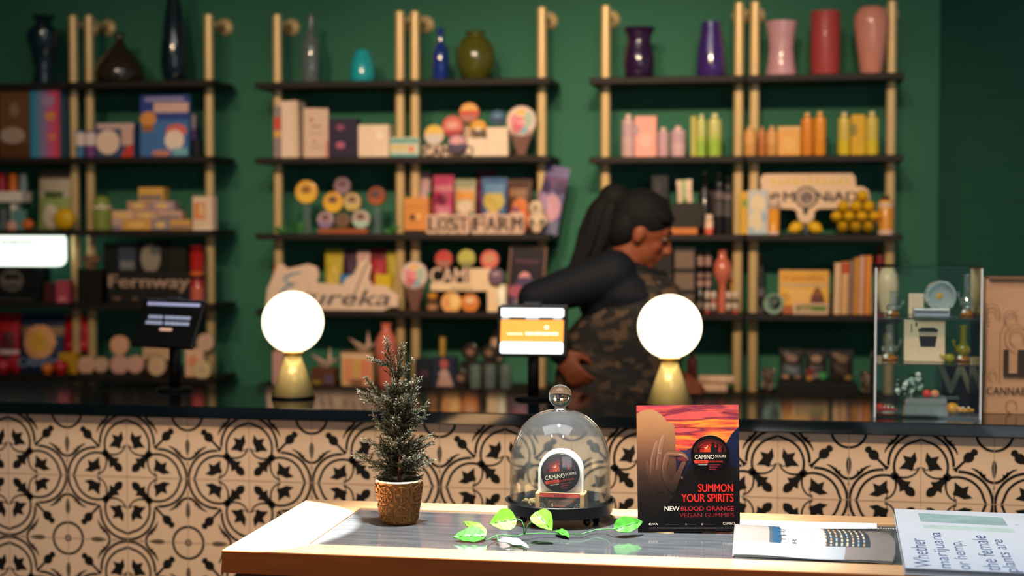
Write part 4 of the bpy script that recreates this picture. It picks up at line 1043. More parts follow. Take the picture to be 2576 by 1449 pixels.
# ===== left-most bay
VS('dark navy urn vase with flared lip on the top shelf, leftmost of all vases', 76, 156, 40, ('L', 1), '#10242c', [(0, 0), (.62, 0), (.66, .04), (.55, .20), (.70, .45), (.98, .66), (.92, .78), (.50, .87), (.42, .92), (.66, .985), (.70, 1), (.6, 1), (.36, .92)])
BX('brown box with pale figure print on the leftmost shelf below the navy urn', 'box', 12, 86, 226, ('L', 2), '#6b4526', [('e', .52, .70, .17, .10, '#8d6a52'), ('e', .45, .33, .42, .12, '#a98f7c'), ('r', .05, .3, .5, .40, '#a98f7c'), ('r', 0, .0, 1, .2, '#5c3517')], d=.07)
A = [('r', i / 10, 0, (i + 1) / 10, 1, c) for i, c in enumerate(('#2f88a5', '#3b86a6', '#5c86a6', '#7a7ea2', '#8f779b', '#a76a90', '#bc5c80', '#cf5273', '#d84c68', '#c43f5f'))] + [('e', .62, .82, .22, .08, '#a888a4'), ('e', .68, .60, .18, .07, '#d98a4a'), ('e', .74, .30, .14, .06, '#de7a5a')]
BX('tall box with blue to pink print on the leftmost shelf beside the brown box', 'box', 90, 165, 224, ('L', 2), '#35607a', A, d=.07)
BX('black box cut by the left picture edge beside the brown figure box', 'box', -40, 9, 230, ('L', 2), '#0e0f10', d=.08)
t = thing('tiered_display_stand', 'white two-tier display riser at the left picture edge', 'stand', (P(20, 560, 5.93).x, 5.93, ST('L', 3)))
WHI = M('#e8d8c6', .45)
hz = P(30, 482, 5.93).z - ST('L', 3); w_ = pw(-40, 72, 5.93)[1]
MB().box(-w_ / 2 - .015, w_ / 2 - .015, -.045, .045, hz - .045, hz, WHI, .006, 3).build('top_tray', t)
MB().box(.022, .048, -.02, .02, .03, hz - .045, WHI, .003).build('post', t); MB().box(-.06, .07, -.04, .04, 0, .03, M('#3f6a62', .5), .004).build('plinth', t)
for u0, u1, c, nm in ((-4, 18, '#a3242a', 'red'), (24, 46, '#d3681f', 'orange'), (51, 70, '#7f8f8b', 'grey')):
    BT('small %s tube standing on the white display riser' % nm, u0, u1, 438, ST('L', 3) + hz, c, c, 'tube', 'tube', y=5.93, prof=[(0, 0), (1, 0), (1, .6), (.85, .62), (.85, .9)], capf=(.9, 1, .8), group='tubes on the white riser')
BX('small teal carton under the white display riser', 'box', 34, 66, 528, ('L', 3), '#5f8f85', y=5.865, d=.03)
BX('small grey carton under the riser at the left edge', 'box', 6, 17, 526, ('L', 3), '#6a7270', y=5.865, d=.03)
BT('small peach jar at the foot of the white display riser', 18, 47, 556, ('L', 3), '#d99a78', '#ccaaaa', 'jar', 'jar', y=5.862, capf=(.8, 1, .8))
tag(MB().ell((0, 0, .022), (.027, .02, .022), M('#d5681c', .35, coat=.3)).build('orange_ball', None, (P(70, 560, 5.862).x, 5.862, ST('L', 3))), 'orange ball at the foot of the riser beside the green pouch', 'ball')
PC('pale green pouch with white top on the left shelf beside the riser', 86, 172, 426, ('L', 3), [('r', 0, 0, 1, .55, '#93a05a'), ('r', 0, .55, 1, .85, '#b7a58c'), ('r', .25, .52, .8, .62, '#4d5a30'), ('e', .45, .22, .22, .2, '#d7c2a8')], '#5a4a3c', y=5.93, th=.03)
tag(MB().ell((0, 0, .045), (.047, .03, .045), M('#d6a514', .4)).build('yellow_ball', None, (P(163, 560, 5.875).x, 5.875, ST('L', 3))), 'yellow round ornament in front of the pale green pouch', 'ornament')
# lit sign
zb = BX('black box with grey face print under the lit white sign', 'box', -60, 112, 668, ('L', 4), '#0d0f10', [('e', .60, .60, .17, .3, '#6a6156'), ('e', .55, .7, .07, .08, '#17140f'), ('e', .66, .7, .06, .08, '#17140f'), ('r', .5, .40, .7, .46, '#17140f'), ('r', .3, .05, .9, .12, '#3a352f')], y=5.93, d=.10)
t = thing('lit_sign', 'lit white rounded sign box at the left picture edge', 'sign', (P(20, 560, 5.90).x, 5.90, zb))
wl = pw(-120, 160, 5.9)[1]; hl = P(60, 585, 5.9).z - zb; cxl = P(160, 560, 5.9).x - wl / 2 - P(20, 560, 5.9).x
MB().prism(rrect(cxl - wl / 2, cxl + wl / 2, .0, hl, .03), .04, EM('#f2fff0', 1.7), up(0, .02, 0)).build('light_box', t)
sg = MB(); F = up(cxl, -.0206, 0)
for zq, hq, x0, x1 in ((.66, .10, -.02, .135), (.26, .05, -.06, .13)):
    x = x0
    while x < x1:
        l_ = random.uniform(.006, .016); sg.poly([(x, hl * zq), (x + l_, hl * zq), (x + l_, hl * (zq + hq)), (x, hl * (zq + hq))], M('#20301f' if zq > .5 else '#5a8a5c', .7), F); x += l_ + .003
sg.build('lettering', t)
BX('small dark red carton beside the face box', 'box', 114, 138, 712, ('L', 4), '#4a1a1c', y=5.88, d=.04)
BX('rose red carton beside the shelf pole, left shelf under the lit sign', 'box', 145, 178, 706, ('L', 4), '#a8424e', [('r', .2, .05, .8, .3, '#c9706e')], y=5.88, d=.05)
# bottom shelf
PC('red pouch at the left picture edge on the bottom shelf', -30, 37, 788, ('L', 5), [('e', .6, .45, .3, .25, '#5c2028'), ('r', .3, .3, 1, .38, '#d8b8a8')], '#a8121c', y=5.94)
PC('navy pouch with big peach medallion on the bottom shelf at left', 36, 148, 790, ('L', 5), [('r', 0, .62, 1, .78, '#8a6a4a'), ('e', .48, .52, .37, .29, '#e09a62'), ('e', .48, .52, .2, .17, '#d8a23c'), ('t', 'CANDY', .5, .10, .15, '#7f8fa6')], '#22304a', y=5.92, th=.03)
PC('crimson pouch standing on the yellow box, bottom left shelf', 150, 222, 796, 0, [('e', .5, .5, .25, .3, '#7a1a24'), ('r', .2, .15, .85, .22, '#c85a5a')], '#b00a18', y=5.95, vb=884)
BX('yellow box under the crimson pouch on the bottom left shelf', 'box', 150, 196, 886, ('L', 5), '#b98a1c', y=5.95, d=.05)
for u, r_, c, nm, yy in ((120, 16, '#d8701c', 'orange', 5.87), (153, 20, '#b51a1a', 'red', 5.875), (8, 20, '#b8222c', 'dark red', 5.87)):
    rr = r_ * 6.1 / FPX
    tag(MB().lathe([(0, 0), (rr * .5, .002), (rr, rr * .9), (rr * .8, rr * 1.7), (rr * .3, rr * 1.9), (0, rr * 1.8)], M(c, .35, coat=.3), 22).build('candy_fruit', None, (P(u, 900, yy).x, yy, ST('L', 5))), '%s round fruit-shaped sweet on the bottom left shelf' % nm, 'sweet')
# ===== second bay
VS('squat dark brown bottle vase on the top shelf between two poles at left', 247, 364, 84, ('L', 1), '#2b2216', [(0, 0), (.80, 0), (.94, .05), (1.0, .18), (.93, .34), (.62, .56), (.30, .74), (.17, .82), (.16, .95), (.24, 1), (.18, 1), (.12, .9)])
VS('tall midnight blue teardrop vase running off the top edge at left', 410, 474, -40, ('L', 1), '#0d1d26', [(0, 0), (.72, 0), (.84, .04), (1.0, .18), (.92, .40), (.70, .65), (.42, .88), (.34, 1), (.28, 1), (.3, .9)])
for u0, u1, c, nm in ((192, 217, '#4a7a9a', 'blue'), (217, 244, '#7a3f7c', 'purple')):
    BT('small white cup with %s foot, second shelf left of the white medallion box' % nm, u0, u1, 330, ('L', 2), c, None, 'cup', 'cup', y=5.875, prof=[(0, 0), (.75, 0), (.85, .4), (1, .95), (1, 1), (.9, 1), (.8, .5)], bands=[(.45, .93, 1.03, '#d8c4b8')], group='small cups on the second shelf')
BX('navy box with big white medallion and red corner, second shelf at left', 'box', 250, 347, 311, ('L', 2), '#3c4a68', [('r', .05, .84, 1, .99, '#c9a6a0'), ('c', .33, .45, .30, '#e4c4ae'), ('r', .68, .35, .98, .85, '#c8a292'), ('p', [(.66, 0), (.98, 0), (.98, .40), (.8, .3)], '#c23a2c')], d=.06)
BX('large blue book standing with orange figure and white lettering', 'book', 357, 478, 240, ('L', 2), '#3f6aa0', [('r', 0, .60, 1, 1, '#2c3f86'), ('r', .28, .72, 1, .88, '#cfa899'), ('r', .1, .90, .9, .97, '#8f86ac'), ('e', .17, .62, .17, .12, '#d08a44'), ('r', .05, .42, .28, .52, '#a0622c'), ('e', .76, .42, .22, .11, '#d2625a'), ('c', .72, .27, .20, '#e6cdbc'), ('e', .45, .06, .2, .05, '#c47a68'), ('r', .7, .02, 1, .14, '#6fa6b4')], name='blue_book', d=.03, lean=-3)
zb = BX('dark navy box behind the large blue book', 'box', 455, 508, 352, ('L', 2), '#1d2028', y=6.0, d=.05)
BT('small white and purple pot on the dark box behind the blue book', 466, 496, 288, zb, '#cbb2b8', None, 'pot', 'pot', y=6.0, prof=[(0, 0), (.7, 0), (.85, .4), (1, .9), (.95, 1), (.85, 1)], bands=[(.0, .42, .92, '#7c4a8c')])
BT('green pot with domed white lid beside the shelf pole, third shelf at left', 236, 280, 492, ('L', 3), '#7f8a3c', None, 'jar', 'jar', y=5.875, prof=[(0, 0), (.9, 0), (1, .1), (1, .62), (1.0, .66), (.9, .85), (.5, .98), (0, 1)], bands=[(.62, .70, 1.04, '#d8bfa4')])
rows = [(583, 553, [(262, 315, '#b99a92'), (315, 388, '#d39a4c'), (388, 434, '#8f8088'), (434, 488, '#cf9a52')]), (553, 530, [(288, 343, '#d7a884'), (343, 402, '#c39a78'), (402, 465, '#c79c84')]), (530, 506, [(327, 385, '#b58a72'), (385, 446, '#a98a94')]), (506, 472, [(356, 420, '#d3a04c')])]
z = ST('L', 3); k = 0
NM = iter(('mauve box at the left end', 'amber box second from left', 'grey box third from left', 'amber box at the right end', 'peach box at left', 'tan box in the middle', 'rosy box at right', 'brown-pink box at left', 'lilac-grey box at right', 'lone amber box'))
RWN = ('bottom row', 'second row', 'third row', 'top')
for ri, (vb, vt, bs_) in enumerate(rows):
    for u0, u1, c in bs_:
        A = [('r', .06, .15, .94, .4, '#5c5a70')] if k % 3 == 0 else [('e', .5, .5, .28, .3, '#e2b46a')]
        zn = BX('%s of the carton pyramid, %s' % (next(NM), RWN[ri]), 'box', u0 + .6, u1 - .6, vt, z + .0004, c, A, d=.06, group='pyramid of small cartons'); k += 1
    z = zn
BX('white carton with orange print at the pole right of the carton pyramid', 'box', 489, 542, 494, ('L', 3), '#e2c3a6', [('r', .08, .32, .66, .82, '#d9834a'), ('e', .45, .6, .14, .2, '#e8b98a'), ('r', .0, .0, 1, .1, '#e8cdb2')], y=5.875, d=.04, yaw=-8)
# fourth shelf: sign with pale letters
t = thing('letter_sign', 'dark sign panel with pale rough letters on the fourth shelf at left', 'sign', (P(375, 560, 5.885).x, 5.885, ST('L', 4)))
ws = pw(270, 478, 5.885)[1]; hs = P(375, 682, 5.885).z - ST('L', 4)
MB().box(-ws / 2, ws / 2, -.008, .008, 0, hs, M('#191612', .6), .002).build('panel', t)
MB().text('Fernway', -ws / 2 + .008, hs * .36, hs * .52, M('#a98a74', .6), up(0, -.0085, 0), 0, .03, 'L', wid=ws * .97, thick=.004).build('lettering', t)
for x0_, x1_ in ((-.44, -.34), (-.2, -.14)): MB().box(ws * x0_, ws * x1_, -.0092, -.008, hs * .10, hs * .2, M('#6a5040', .6)).build('small_print', t)
BX('tall black backing box behind the pale-lettered sign', 'box', 268, 352, 612, ('L', 4), '#12120f', [('r', .44, .55, .94, .95, '#3a4152'), ('r', .5, .56, .9, .70, '#77746f')], y=5.99, d=.06)
BX('black box with pale figure behind the pale-lettered sign', 'box', 354, 424, 606, ('L', 4), '#171511', [('e', .45, .72, .35, .24, '#8d8070'), ('e', .62, .85, .2, .08, '#5c5a54')], y=5.99, d=.06)
BX('dark olive box behind the right end of the pale-lettered sign', 'box', 426, 474, 618, ('L', 4), '#1d1c10', y=5.99, d=.06)
BT('tall red tube with dark band beside the pole, right of the pale-lettered sign', 479, 512, 618, ('L', 4), '#a3211c', '#7a1414', 'tube', 'tube', y=5.885, prof=[(0, 0), (1, 0), (1, .9)], capf=(.9, 1, 1.0), bands=[(.42, .58, 1.02, '#4a0f14'), (.05, .3, 1.02, '#c0584c'), (.5, .56, 1.04, '#d8642a')])
zb = BX('dark block carrying the wooden knot near the shelf poles', 'box', 200, 258, 676, ('L', 4), '#16130f', y=5.88, d=.05)
kn = MB(); pts = []
for i in range(49):
    a = 2 * PI * i / 48; pts.append(((math.sin(a) + 2 * math.sin(2 * a)) * .012, .010 * -math.sin(3 * a), .031 + (math.cos(a) - 2 * math.cos(2 * a)) * .0095))
kn.tube(pts, .0065, M('#7a5438', .6), 10)
tag(kn.build('wooden_knot', None, (P(228, 560, 5.88).x, 5.88, zb)), 'brown wooden knot ornament beside the left pair of shelf poles', 'ornament')
# bottom shelf: pale round tins
zb = BX('low black riser under the row of pale round tins', 'riser', 200, 366, 938, ('L', 5), '#15120f', name='riser', y=5.93, d=.06)
PK = [('e', 0, 0, .5, .35, '#caa08c')]
for (u, v, r_, c, nm) in ((220, 918, 21, '#d9a684', 'leftmost'), (257, 917, 18, '#c9a284', 'second from left'), (303, 917, 23, '#cf9788', 'third from left'), (343, 916, 21, '#d19c88', 'rightmost')):
    TN('pale peach round tin, %s in the row on the low black riser' % nm, u, v, r_, c, c, PK, y=5.93 + (.012 if u in (257,) else 0), group='pale round tins at lower left')
TN('pale peach round tin standing on top of the row of pale tins', 303, 868, 23, '#d9a07c', '#d9a07c', PK, y=5.93, group='pale round tins at lower left')
zb = BX('dark walnut block behind the dark tablet', 'block', 366, 436, 904, ('L', 5), '#3a2618', name='wood_block', y=5.97, d=.06)
BX('cream tray box on the dark walnut block', 'box', 362, 442, 874, zb, '#c8a27c', [('r', .1, .1, .6, .5, '#b08a68')], y=5.97, d=.05)
TN('cream round tin in front of the dark walnut block', 397, 921, 22, '#cfae84', '#cfae84', PK, y=5.90, group='pale round tins at lower left')
zb = BX('cream carton with orange flower print behind the dark tablet pole', 'box', 468, 514, 876, ('L', 5), '#dcae90', [('e', .45, .55, .3, .2, '#d98a62')], y=5.92, d=.05)
TN('pale round tin on the cream carton, partly behind the dark tablet', 519, 861, 21, '#cba58c', '#cba58c', PK, y=5.92, group='pale round tins at lower left')
TN('yellowish round tin at the right end of the bottom left shelf', 511, 930, 22, '#d0b884', '#d0b884', PK, y=5.872, group='pale round tins at lower left')
# ===== third bay
VS('tall clear blue-green bottle vase on the top shelf', 764, 806, 36, ('M', 1), '#2d6468', [(0, 0), (.9, 0), (1, .03), (1, .50), (.80, .62), (.42, .74), (.32, .80), (.30, .93), (.42, .95), (.42, 1), (.3, 1), (.24, .9)], mat=GL('#5d9a98', 1.6, .12), name='bottle_vase')
VS('small turquoise vase on the top shelf', 883, 944, 127, ('M', 1), '#1f98a0', [(0, 0), (.88, 0), (.98, .06), (1, .25), (.92, .55), (.70, .85), (.55, .97), (.52, 1), (.42, 1), (.5, .9)])
BX('slim red and grey booklet leaning at the pole left of the white books', 'booklet', 697, 714.5, 268, ('M', 2), '#8d7a78', [('r', 0, .55, 1, .78, '#c8483c'), ('r', 0, .40, 1, .52, '#d8a04a')], name='booklet', y=5.885, d=.06)
BX('thick white binder, left of the pair of leaning white books', 'book', 717.5, 762, 256, ('M', 2), '#e2c4ae', [('r', .7, 0, 1, 1, '#d9ba9c')], name='white_binder', y=5.91, d=.10, roll=-1)
t = thing('white_book', 'white book with printed front leaning beside the thick binder', 'book', (P(766, 560, 5.87).x, 5.87, ST('M', 2)), math.radians(28))
hb = P(790, 272, 5.88).z - ST('M', 2); mm = MB().box(0, .098, 0, .006, 0, hb, M('#d8b49c', .5), .001, 1)
art(mm, [('r', .3, .62, .7, .65, '#8a6a5c'), ('r', .2, .48, .8, .50, '#a3806c'), ('e', .3, .76, .07, .04, '#b8584a'), ('r', .25, .2, .75, .22, '#a3806c'), ('e', .4, .32, .05, .03, '#9a7a60'), ('r', .86, .0, .98, .35, '#c98a78')], 0, 0, .098, hb, 0)
mm.build('front_cover', t); MB().box(.001, .096, .0062, .022, .002, hb - .002, M('#e8d8c4', .8)).build('page_block', t)
BX('dark purple bag with two pink dots beside the leaning white book', 'bag', 832, 904, 300, ('M', 2), '#2a1f38', [('e', .42, .78, .14, .08, '#8a4460'), ('e', .42, .32, .16, .09, '#b05a74')], name='gift_bag', y=5.91, d=.05)
BX('white cube box with rounded edges left of the pair of poles', 'box', 908, 984, 315, ('M', 2), '#e6c9ae', [('e', .70, .68, .14, .12, '#f0d8c0')], name='cube_box', y=5.89, d=.07)
BX('low teal carton with yellow stripe in front of the pair of poles', 'box', 985, 1057, 346, ('M', 2), '#c9c6ac', [('r', .02, .70, .98, .92, '#5f9a98'), ('r', .02, .40, .6, .56, '#d9b464'), ('e', .74, .40, .09, .18, '#d97a50'), ('r', .0, .02, 1, .16, '#6fa8a4')], y=5.885, d=.04)
# third shelf: tins on clear stands and pyramid
CLR = GL('#dfeae6', 1.45, .06)
for (u, v, r_, c, f_, nm, A) in ((773, 483, 28, '#d69a3c', '#d9a244', 'amber', [('half', PI + .3, 2 * PI - .3, '#e3b23a'), ('e', 0, .2, .42, .3, '#8a5a34')]), (949, 493, 23, '#7a3a26', '#8a4a34', 'rust brown', [('e', -.15, .2, .4, .3, '#4a4448'), ('half', PI + .4, 2 * PI - .4, '#a8562c')])):
    c0_ = P(u, v + r_, 5.90).z; 
    t = thing('clear_tin_stand', 'clear stand holding up the %s tin on the third shelf' % nm, 'stand', (P(u, 560, 5.90).x, 5.90, ST('M', 3)))
    MB().box(-.028, .028, -.025, .025, 0, .004, CLR).box(-.014, .014, -.002, .002, .004, c0_ - ST('M', 3), CLR).build('upright', t); MB().box(-.02, .02, -.016, .016, c0_ - ST('M', 3) - .003, c0_ - ST('M', 3), CLR).build('cradle', t)
    TN('%s round tin raised on a clear stand, third shelf' % nm, u, v, r_, c, f_, A, y=5.90, group='display tins on the third shelf')
z0_ = BX('reddish wooden block under the pyramid of round tins', 'block', 804, 928, 575, ('M', 3), '#9a4f2c', name='wood_block', y=5.90, d=.05)
for (u, v, r_, c, f_, nm, lo) in ((821, 553, 21, '#7d6478', '#a98a8c', 'mauve tin at the lower left', '#8a6f92'), (864, 555, 19, '#5c4632', '#7a5c48', 'dark brown tin at the lower middle', '#6a5038'), (910, 551, 23, '#8fa08c', '#b49c8c', 'mint tin at the lower right', '#a9bcae'), (840, 509, 25, '#d6982c', '#d9a03c', 'golden tin at the middle left', '#e4b030'), (888, 508, 22, '#c4a060', '#c0a072', 'cream tin at the middle right', '#c9ac62'), (863, 468, 21, '#7c5f66', '#86686e', 'plum tin at the top', '#94707c')):
    TN('%s of the six-tin pyramid, third shelf' % nm, u, v, r_, c, f_, [('half', PI + .25, 2 * PI - .25, lo), ('e', 0, .25, .45, .32, '#6a4c44')], y=5.90 + (.006 if u in (864, 888) else 0), group='display tins on the third shelf')
LEAFM = M('#2f6a2c', .5, var=.2)
for u, v, nm in ((706, 572, 'at the left pole of the amber tin'), (748, 562, 'beneath the amber tin'), (985, 573, 'under the rust brown tin')):
    b = MB(); rn = random.Random(u); zt_ = P(u, v - 12, 5.87).z - ST('M', 3)
    for i in range(16):
        a = rn.uniform(0, 2 * PI); ln = rn.uniform(.4, 1) * .036; zz1 = rn.uniform(.25, 1) * zt_
        b.strip([(0, 0), (ln * .5, zz1 * .7), (ln, zz1)], [.004, .014, .002], LEAFM, Matrix.Rotation(a, 4, 'Z') @ up())
    tag(b.build('leaf_sprig', None, (P(u, 560, 5.87).x, 5.87, ST('M', 3))), 'small green leaf sprig on the third shelf %s' % nm, 'plant', 'leaf sprigs on the third shelf')
# fourth shelf: white script sign and pouches
t = thing('script_sign', 'white cut-out sign with grey script lettering on the fourth shelf', 'sign', (P(830, 560, 5.88).x, 5.88, ST('M', 4)))
bx = P(830, 560, 5.88).x; sx_ = lambda u: P(u, 560, 5.88).x - bx; sz = lambda v: P(830, v, 5.88).z - ST('M', 4)
outl = [(sx_(a), sz(b)) for a, b in ((668, 782), (672, 730), (690, 690), (700, 668), (712, 664), (722, 676), (744, 672), (775, 664), (798, 672), (803, 692), (797, 712), (862, 716), (872, 700), (890, 690), (905, 660), (922, 650), (935, 668), (928, 700), (935, 716), (968, 718), (1002, 740), (1002, 770), (985, 770), (955, 783))]
MB().prism(outl, .012, M('#e0bea4', .5), up(0, .004, 0)).build('board', t)
F = up(0, -.0085, 0); BLU = M('#4f86a2', .5); GRY = M('#4c474b', .5); l = MB(); l2 = MB()
l.strip([(sx_(a), sz(b)) for a, b in ((758, 686), (735, 690), (716, 700), (722, 712), (742, 714), (716, 726), (704, 745), (716, 762), (740, 760))], [.006, .010, .012, .010, .009, .011, .012, .010, .006], BLU, F)
l2.text('ureka', sx_(775), sz(768), sz(728) - sz(768), GRY, F, .0004, .012, 'L', wid=sx_(978) - sx_(775), shear=.45)
l2.strip([(sx_(a), sz(b)) for a, b in ((885, 760), (900, 720), (920, 672), (926, 660))], .005, GRY, F, .0004)
l2.strip([(sx_(a), sz(b)) for a, b in ((760, 752), (775, 735), (790, 738), (780, 755), (800, 740))], .004, GRY, F, .0004)
l.build('initial', t)['label'] = 'blue swirling initial letter'; l2.build('letters', t)
PC('pinkish red pouch leaning at the left end of the white script sign', 660, 706, 672, ('M', 4), [('r', 0, 0, 1, .4, '#9a5a68'), ('e', .6, .6, .3, .3, '#d87a5c')], '#c4605a', y=5.92, roll=14, th=.014)
for u0, u1, vt, vb_, c, A, nm in ((812, 858, 626, 712, '#b09a24', [('r', 0, 0, 1, .28, '#cf7a58'), ('e', .5, .5, .3, .2, '#c9a844')], 'olive yellow pouch with orange foot'), (860, 893, 630, 690, '#3a1c34', [('e', .55, .35, .22, .2, '#b2748c')], 'dark plum pouch with one pink dot'), (893, 926, 630, 716, '#c8a094', [('r', .3, .1, .6, .9, '#a88488')], 'pale pink pouch'), (926, 968, 624, 690, '#9a1826', [('e', .45, .4, .3, .25, '#c85a48'), ('r', 0, .8, 1, 1, '#6a1020')], 'crimson pouch'), (968, 1002, 630, 700, '#a8962c', [('r', .0, .3, 1, .5, '#c9a860')], 'mustard pouch beside the pole')):
    PC('%s standing behind the white script sign' % nm, u0, u1, vt, ('M', 4), A, c, y=5.955 if u0 != 893 else 5.945, th=.012, group='pouches behind the script sign')
BX('small blue carton in front of the dark plum pouch', 'box', 856, 888, 690, ('M', 4), '#2d6a9a', [('e', .5, .85, .3, .08, '#4f8ab2')], y=5.915, d=.02)
BX('small yellow carton at the right end of the white script sign', 'box', 945, 985, 690, ('M', 4), '#c9a81c', [('p', [(.0, .3), (.5, .1), (.5, .5), (0, .6)], '#3a2c24')], y=5.915, d=.02)
# bottom shelf
def crane(label, u, vt, b, y, s=1.0):
    z = base_z(b); m = MB(); W_ = M('#c9a690', .6)
    V = [(-.060, 0, .055), (0, -.02, .022), (.062, 0, .040), (0, .02, .022), (-.012, 0, 0), (.012, 0, 0), (.022, -.004, .085), (.014, 0, .03), (.030, .002, .030), (-.022, 0, .030)]
    m.add([Vector(v) * s for v in V], [(0, 4, 1), (0, 3, 4), (2, 1, 5), (2, 5, 3), (1, 4, 5), (3, 5, 4), (7, 6, 8), (8, 6, 5), (9, 4, 1), (9, 3, 4), (1, 5, 7), (3, 7, 5)], W_)
    tag(m.build('paper_crane', None, (P(u, 560, y).x, y, z)), label, 'paper crane', 'folded paper cranes')
zb = BX('brown carton under the left paper crane', 'box', 785, 846, 924, ('M', 5), '#5c3520', [('r', .55, .1, .9, .6, '#5a4a5c'), ('r', .05, .05, .4, .25, '#8a7a28')], y=5.91, d=.05)
crane('folded pale paper crane on the brown carton, near the left globe lamp', 815, 870, zb, 5.91)
zb = BX('cream box with orange and red print and wooden lid', 'box', 862, 940, 888, ('M', 5), '#d9a878', [('r', .08, .1, .4, .82, '#d88a5c'), ('r', .42, .3, .58, .82, '#c9a24a'), ('r', .62, .12, .95, .8, '#d8805c'), ('e', .5, .12, .25, .1, '#8a5a44'), ('r', 0, .88, 1, 1, '#e0b890')], y=5.91, d=.06, lid='#9a6a48')
crane('folded pale paper crane on the cream box, next to the pink bottle vase', 912, 830, zb, 5.91)
VS('salmon pink bottle vase on the bottom shelf behind the small conifer', 943, 999, 812, ('M', 5), '#c86a58', [(0, 0), (.62, 0), (.70, .03), (.74, .25), (.92, .48), (1.0, .64), (.90, .75), (.50, .86), (.40, .91), (.46, .98), (.5, 1), (.4, 1)], y=5.89)
BX('narrow pale pink carton behind the brass cone of the left globe lamp', 'box', 688, 716, 884, ('M', 5), '#c9948a', y=5.90, d=.05)
# ===== fourth bay
VS('cobalt blue glass bottle on the top shelf beside the pair of poles', 1089, 1129, 72, ('M', 1), '#1a2f7a', [(0, 0), (.92, 0), (1, .03), (1, .50), (.86, .60), (.46, .70), (.42, .76), (.42, .94), (.52, .95), (.52, 1), (.4, 1)], name='blue_bottle', rough=.08)
VS('round olive green vase with short neck on the top shelf', 1148, 1245, 80, ('M', 1), '#4a4a14', [(0, 0), (.55, 0), (.66, .03), (.92, .25), (1, .45), (.93, .66), (.70, .84), (.46, .92), (.46, .96), (.54, 1), (.45, 1), (.36, .9)])
def base_of(*b): return ST(*b)
# tin display
WH = M('#e2c8b0', .5)
t = thing('tin_podium', 'white stepped podium with dark lettering under the coloured round tins', 'podium', (P(1175, 560, 5.90).x, 5.90, ST('M', 2)))
bx = P(1175, 560, 5.90).x; sx_ = lambda u: P(u, 560, 5.90).x - bx; sz = lambda v: P(1175, v, 5.90).z - ST('M', 2)
MB().box(sx_(1178), sx_(1228), -.03, .02, 0, sz(348), WH, .002).box(sx_(1228), sx_(1281), -.03, .02, 0, sz(322), WH, .002).box(sx_(1068), sx_(1178), -.025, .02, 0, sz(366), M('#cdb09a', .5), .002).build('steps', t)
MB().text('CAMINO', sx_(1072), .001, sz(367) - .002, M('#4a3a34', .5), up(0, -.0305, 0), 0, .03, 'L', wid=sx_(1196) - sx_(1072), thick=.004).build('lettering', t)
for (u, v, r_, c, f_, A, nm, y) in ((1094, 340, 25, '#c9a05c', '#d8b878', [('half', PI, 2 * PI, '#cbbcb8'), ('half', .3, PI - .3, '#e3b650')], 'yellow and white tin at the lower left', 5.90), (1140, 318, 26, '#b8403c', '#cf6a5c', [('e', 0, .1, .55, .35, '#d99a8a'), ('half', PI + .5, 2 * PI - .5, '#a8343c')], 'rosy red tin second from left', 5.905),
                               (1152, 362, 23, '#5c4a6c', '#c08a92', [('half', PI, 2 * PI, '#4a4058'), ('e', -.1, .3, .5, .4, '#d59a98')], 'pink and violet tin at the bottom', 5.859), (1182, 284, 25, '#b8563a', '#c8443a', [('half', .2, PI - .2, '#d8a458'), ('half', PI + .2, 2 * PI - .2, '#b06a5c')], 'red and gold tin at the top', 5.92), (1205, 323, 21, '#b8803a', '#d59a3a', [('half', PI + .1, 2 * PI - .1, '#5a5048'), ('e', 0, -.1, .4, .2, '#e0c8a8')], 'amber tin on the lower step', 5.90), (1253, 297, 19, '#34506e', '#3c5c80', [('half', PI, 2 * PI, '#2c4058'), ('e', 0, .2, .4, .2, '#6a86a0')], 'blue tin on the upper step', 5.90)):
    TN('%s of the second shelf podium' % nm, u, v, r_, c, f_, A, y=y, group='coloured tins on the podium')
BX('cream backing carton behind the red tins of the podium', 'box', 1146, 1200, 312, ('M', 2), '#c9a88c', y=5.975, d=.05)
def paddle(label, u, v, r_, vbs, row, y=5.89):
    t = thing('round_sign_stand', label, 'sign', (P(u, 560, y).x, y, ST('M', row)))
    zc = P(u, v, y).z - ST('M', row); r = r_ * 6.05 / FPX; mx = up(0, 0, zc)
    MB().lathe([(r, -.006), (r, .008), (r * .93, .009)], M('#a88a80', .4), 40, mx=mx).build('disc_rim', t)
    f = MB().poly(circ(0, 0, r * .92, n=36), M('#dcc0b0', .45), mx, .0094)
    for c, cx_, cy_, rx, ry in (('#e0b060', 0, .48, .36, .30), ('#d88a8c', -.42, .05, .34, .42), ('#c86a70', -.28, -.42, .38, .3), ('#a8b8a4', .48, .1, .3, .5), ('#7fa6b4', .12, -.56, .34, .26), ('#e2707a', .02, -.02, .36, .3)):
        f.poly(circ(cx_ * r, cy_ * r, rx * r, ry * r, 20), M(c, .45), mx, .0096 + .0002 * len(f.f) % .001 + len(f.f) * .0002)
    for q in (.32, -.08): f.strip([(-.2 * r, q * r), (.25 * r, q * r + .04 * r)], .10 * r, M('#e6cfc2', .45), mx, .0125)
    f.build('disc_face', t)
    MB().prism([(-r * .22, 0), (r * .22, 0), (r * .75, zc - r * .70), (-r * .75, zc - r * .70)], .014, M('#6a4438', .5), up(0, .006, 0)).box(-r * .72, r * .72, -.010, .008, zc - r * .85, zc - r * .6, M('#b08c7c', .4)).box(-r * .5, r * .5, -.03, .03, 0, .006, M('#5a382c', .5), .002).build('taper_stand', t)
paddle('round multicoloured disc sign on a tapered brown stand, second shelf beside the pole', 1312, 305, 38, 390, 2)
paddle('round multicoloured disc sign on a tapered stand, fourth shelf at the pair of poles', 1043, 692, 35, 788, 4, 5.875)
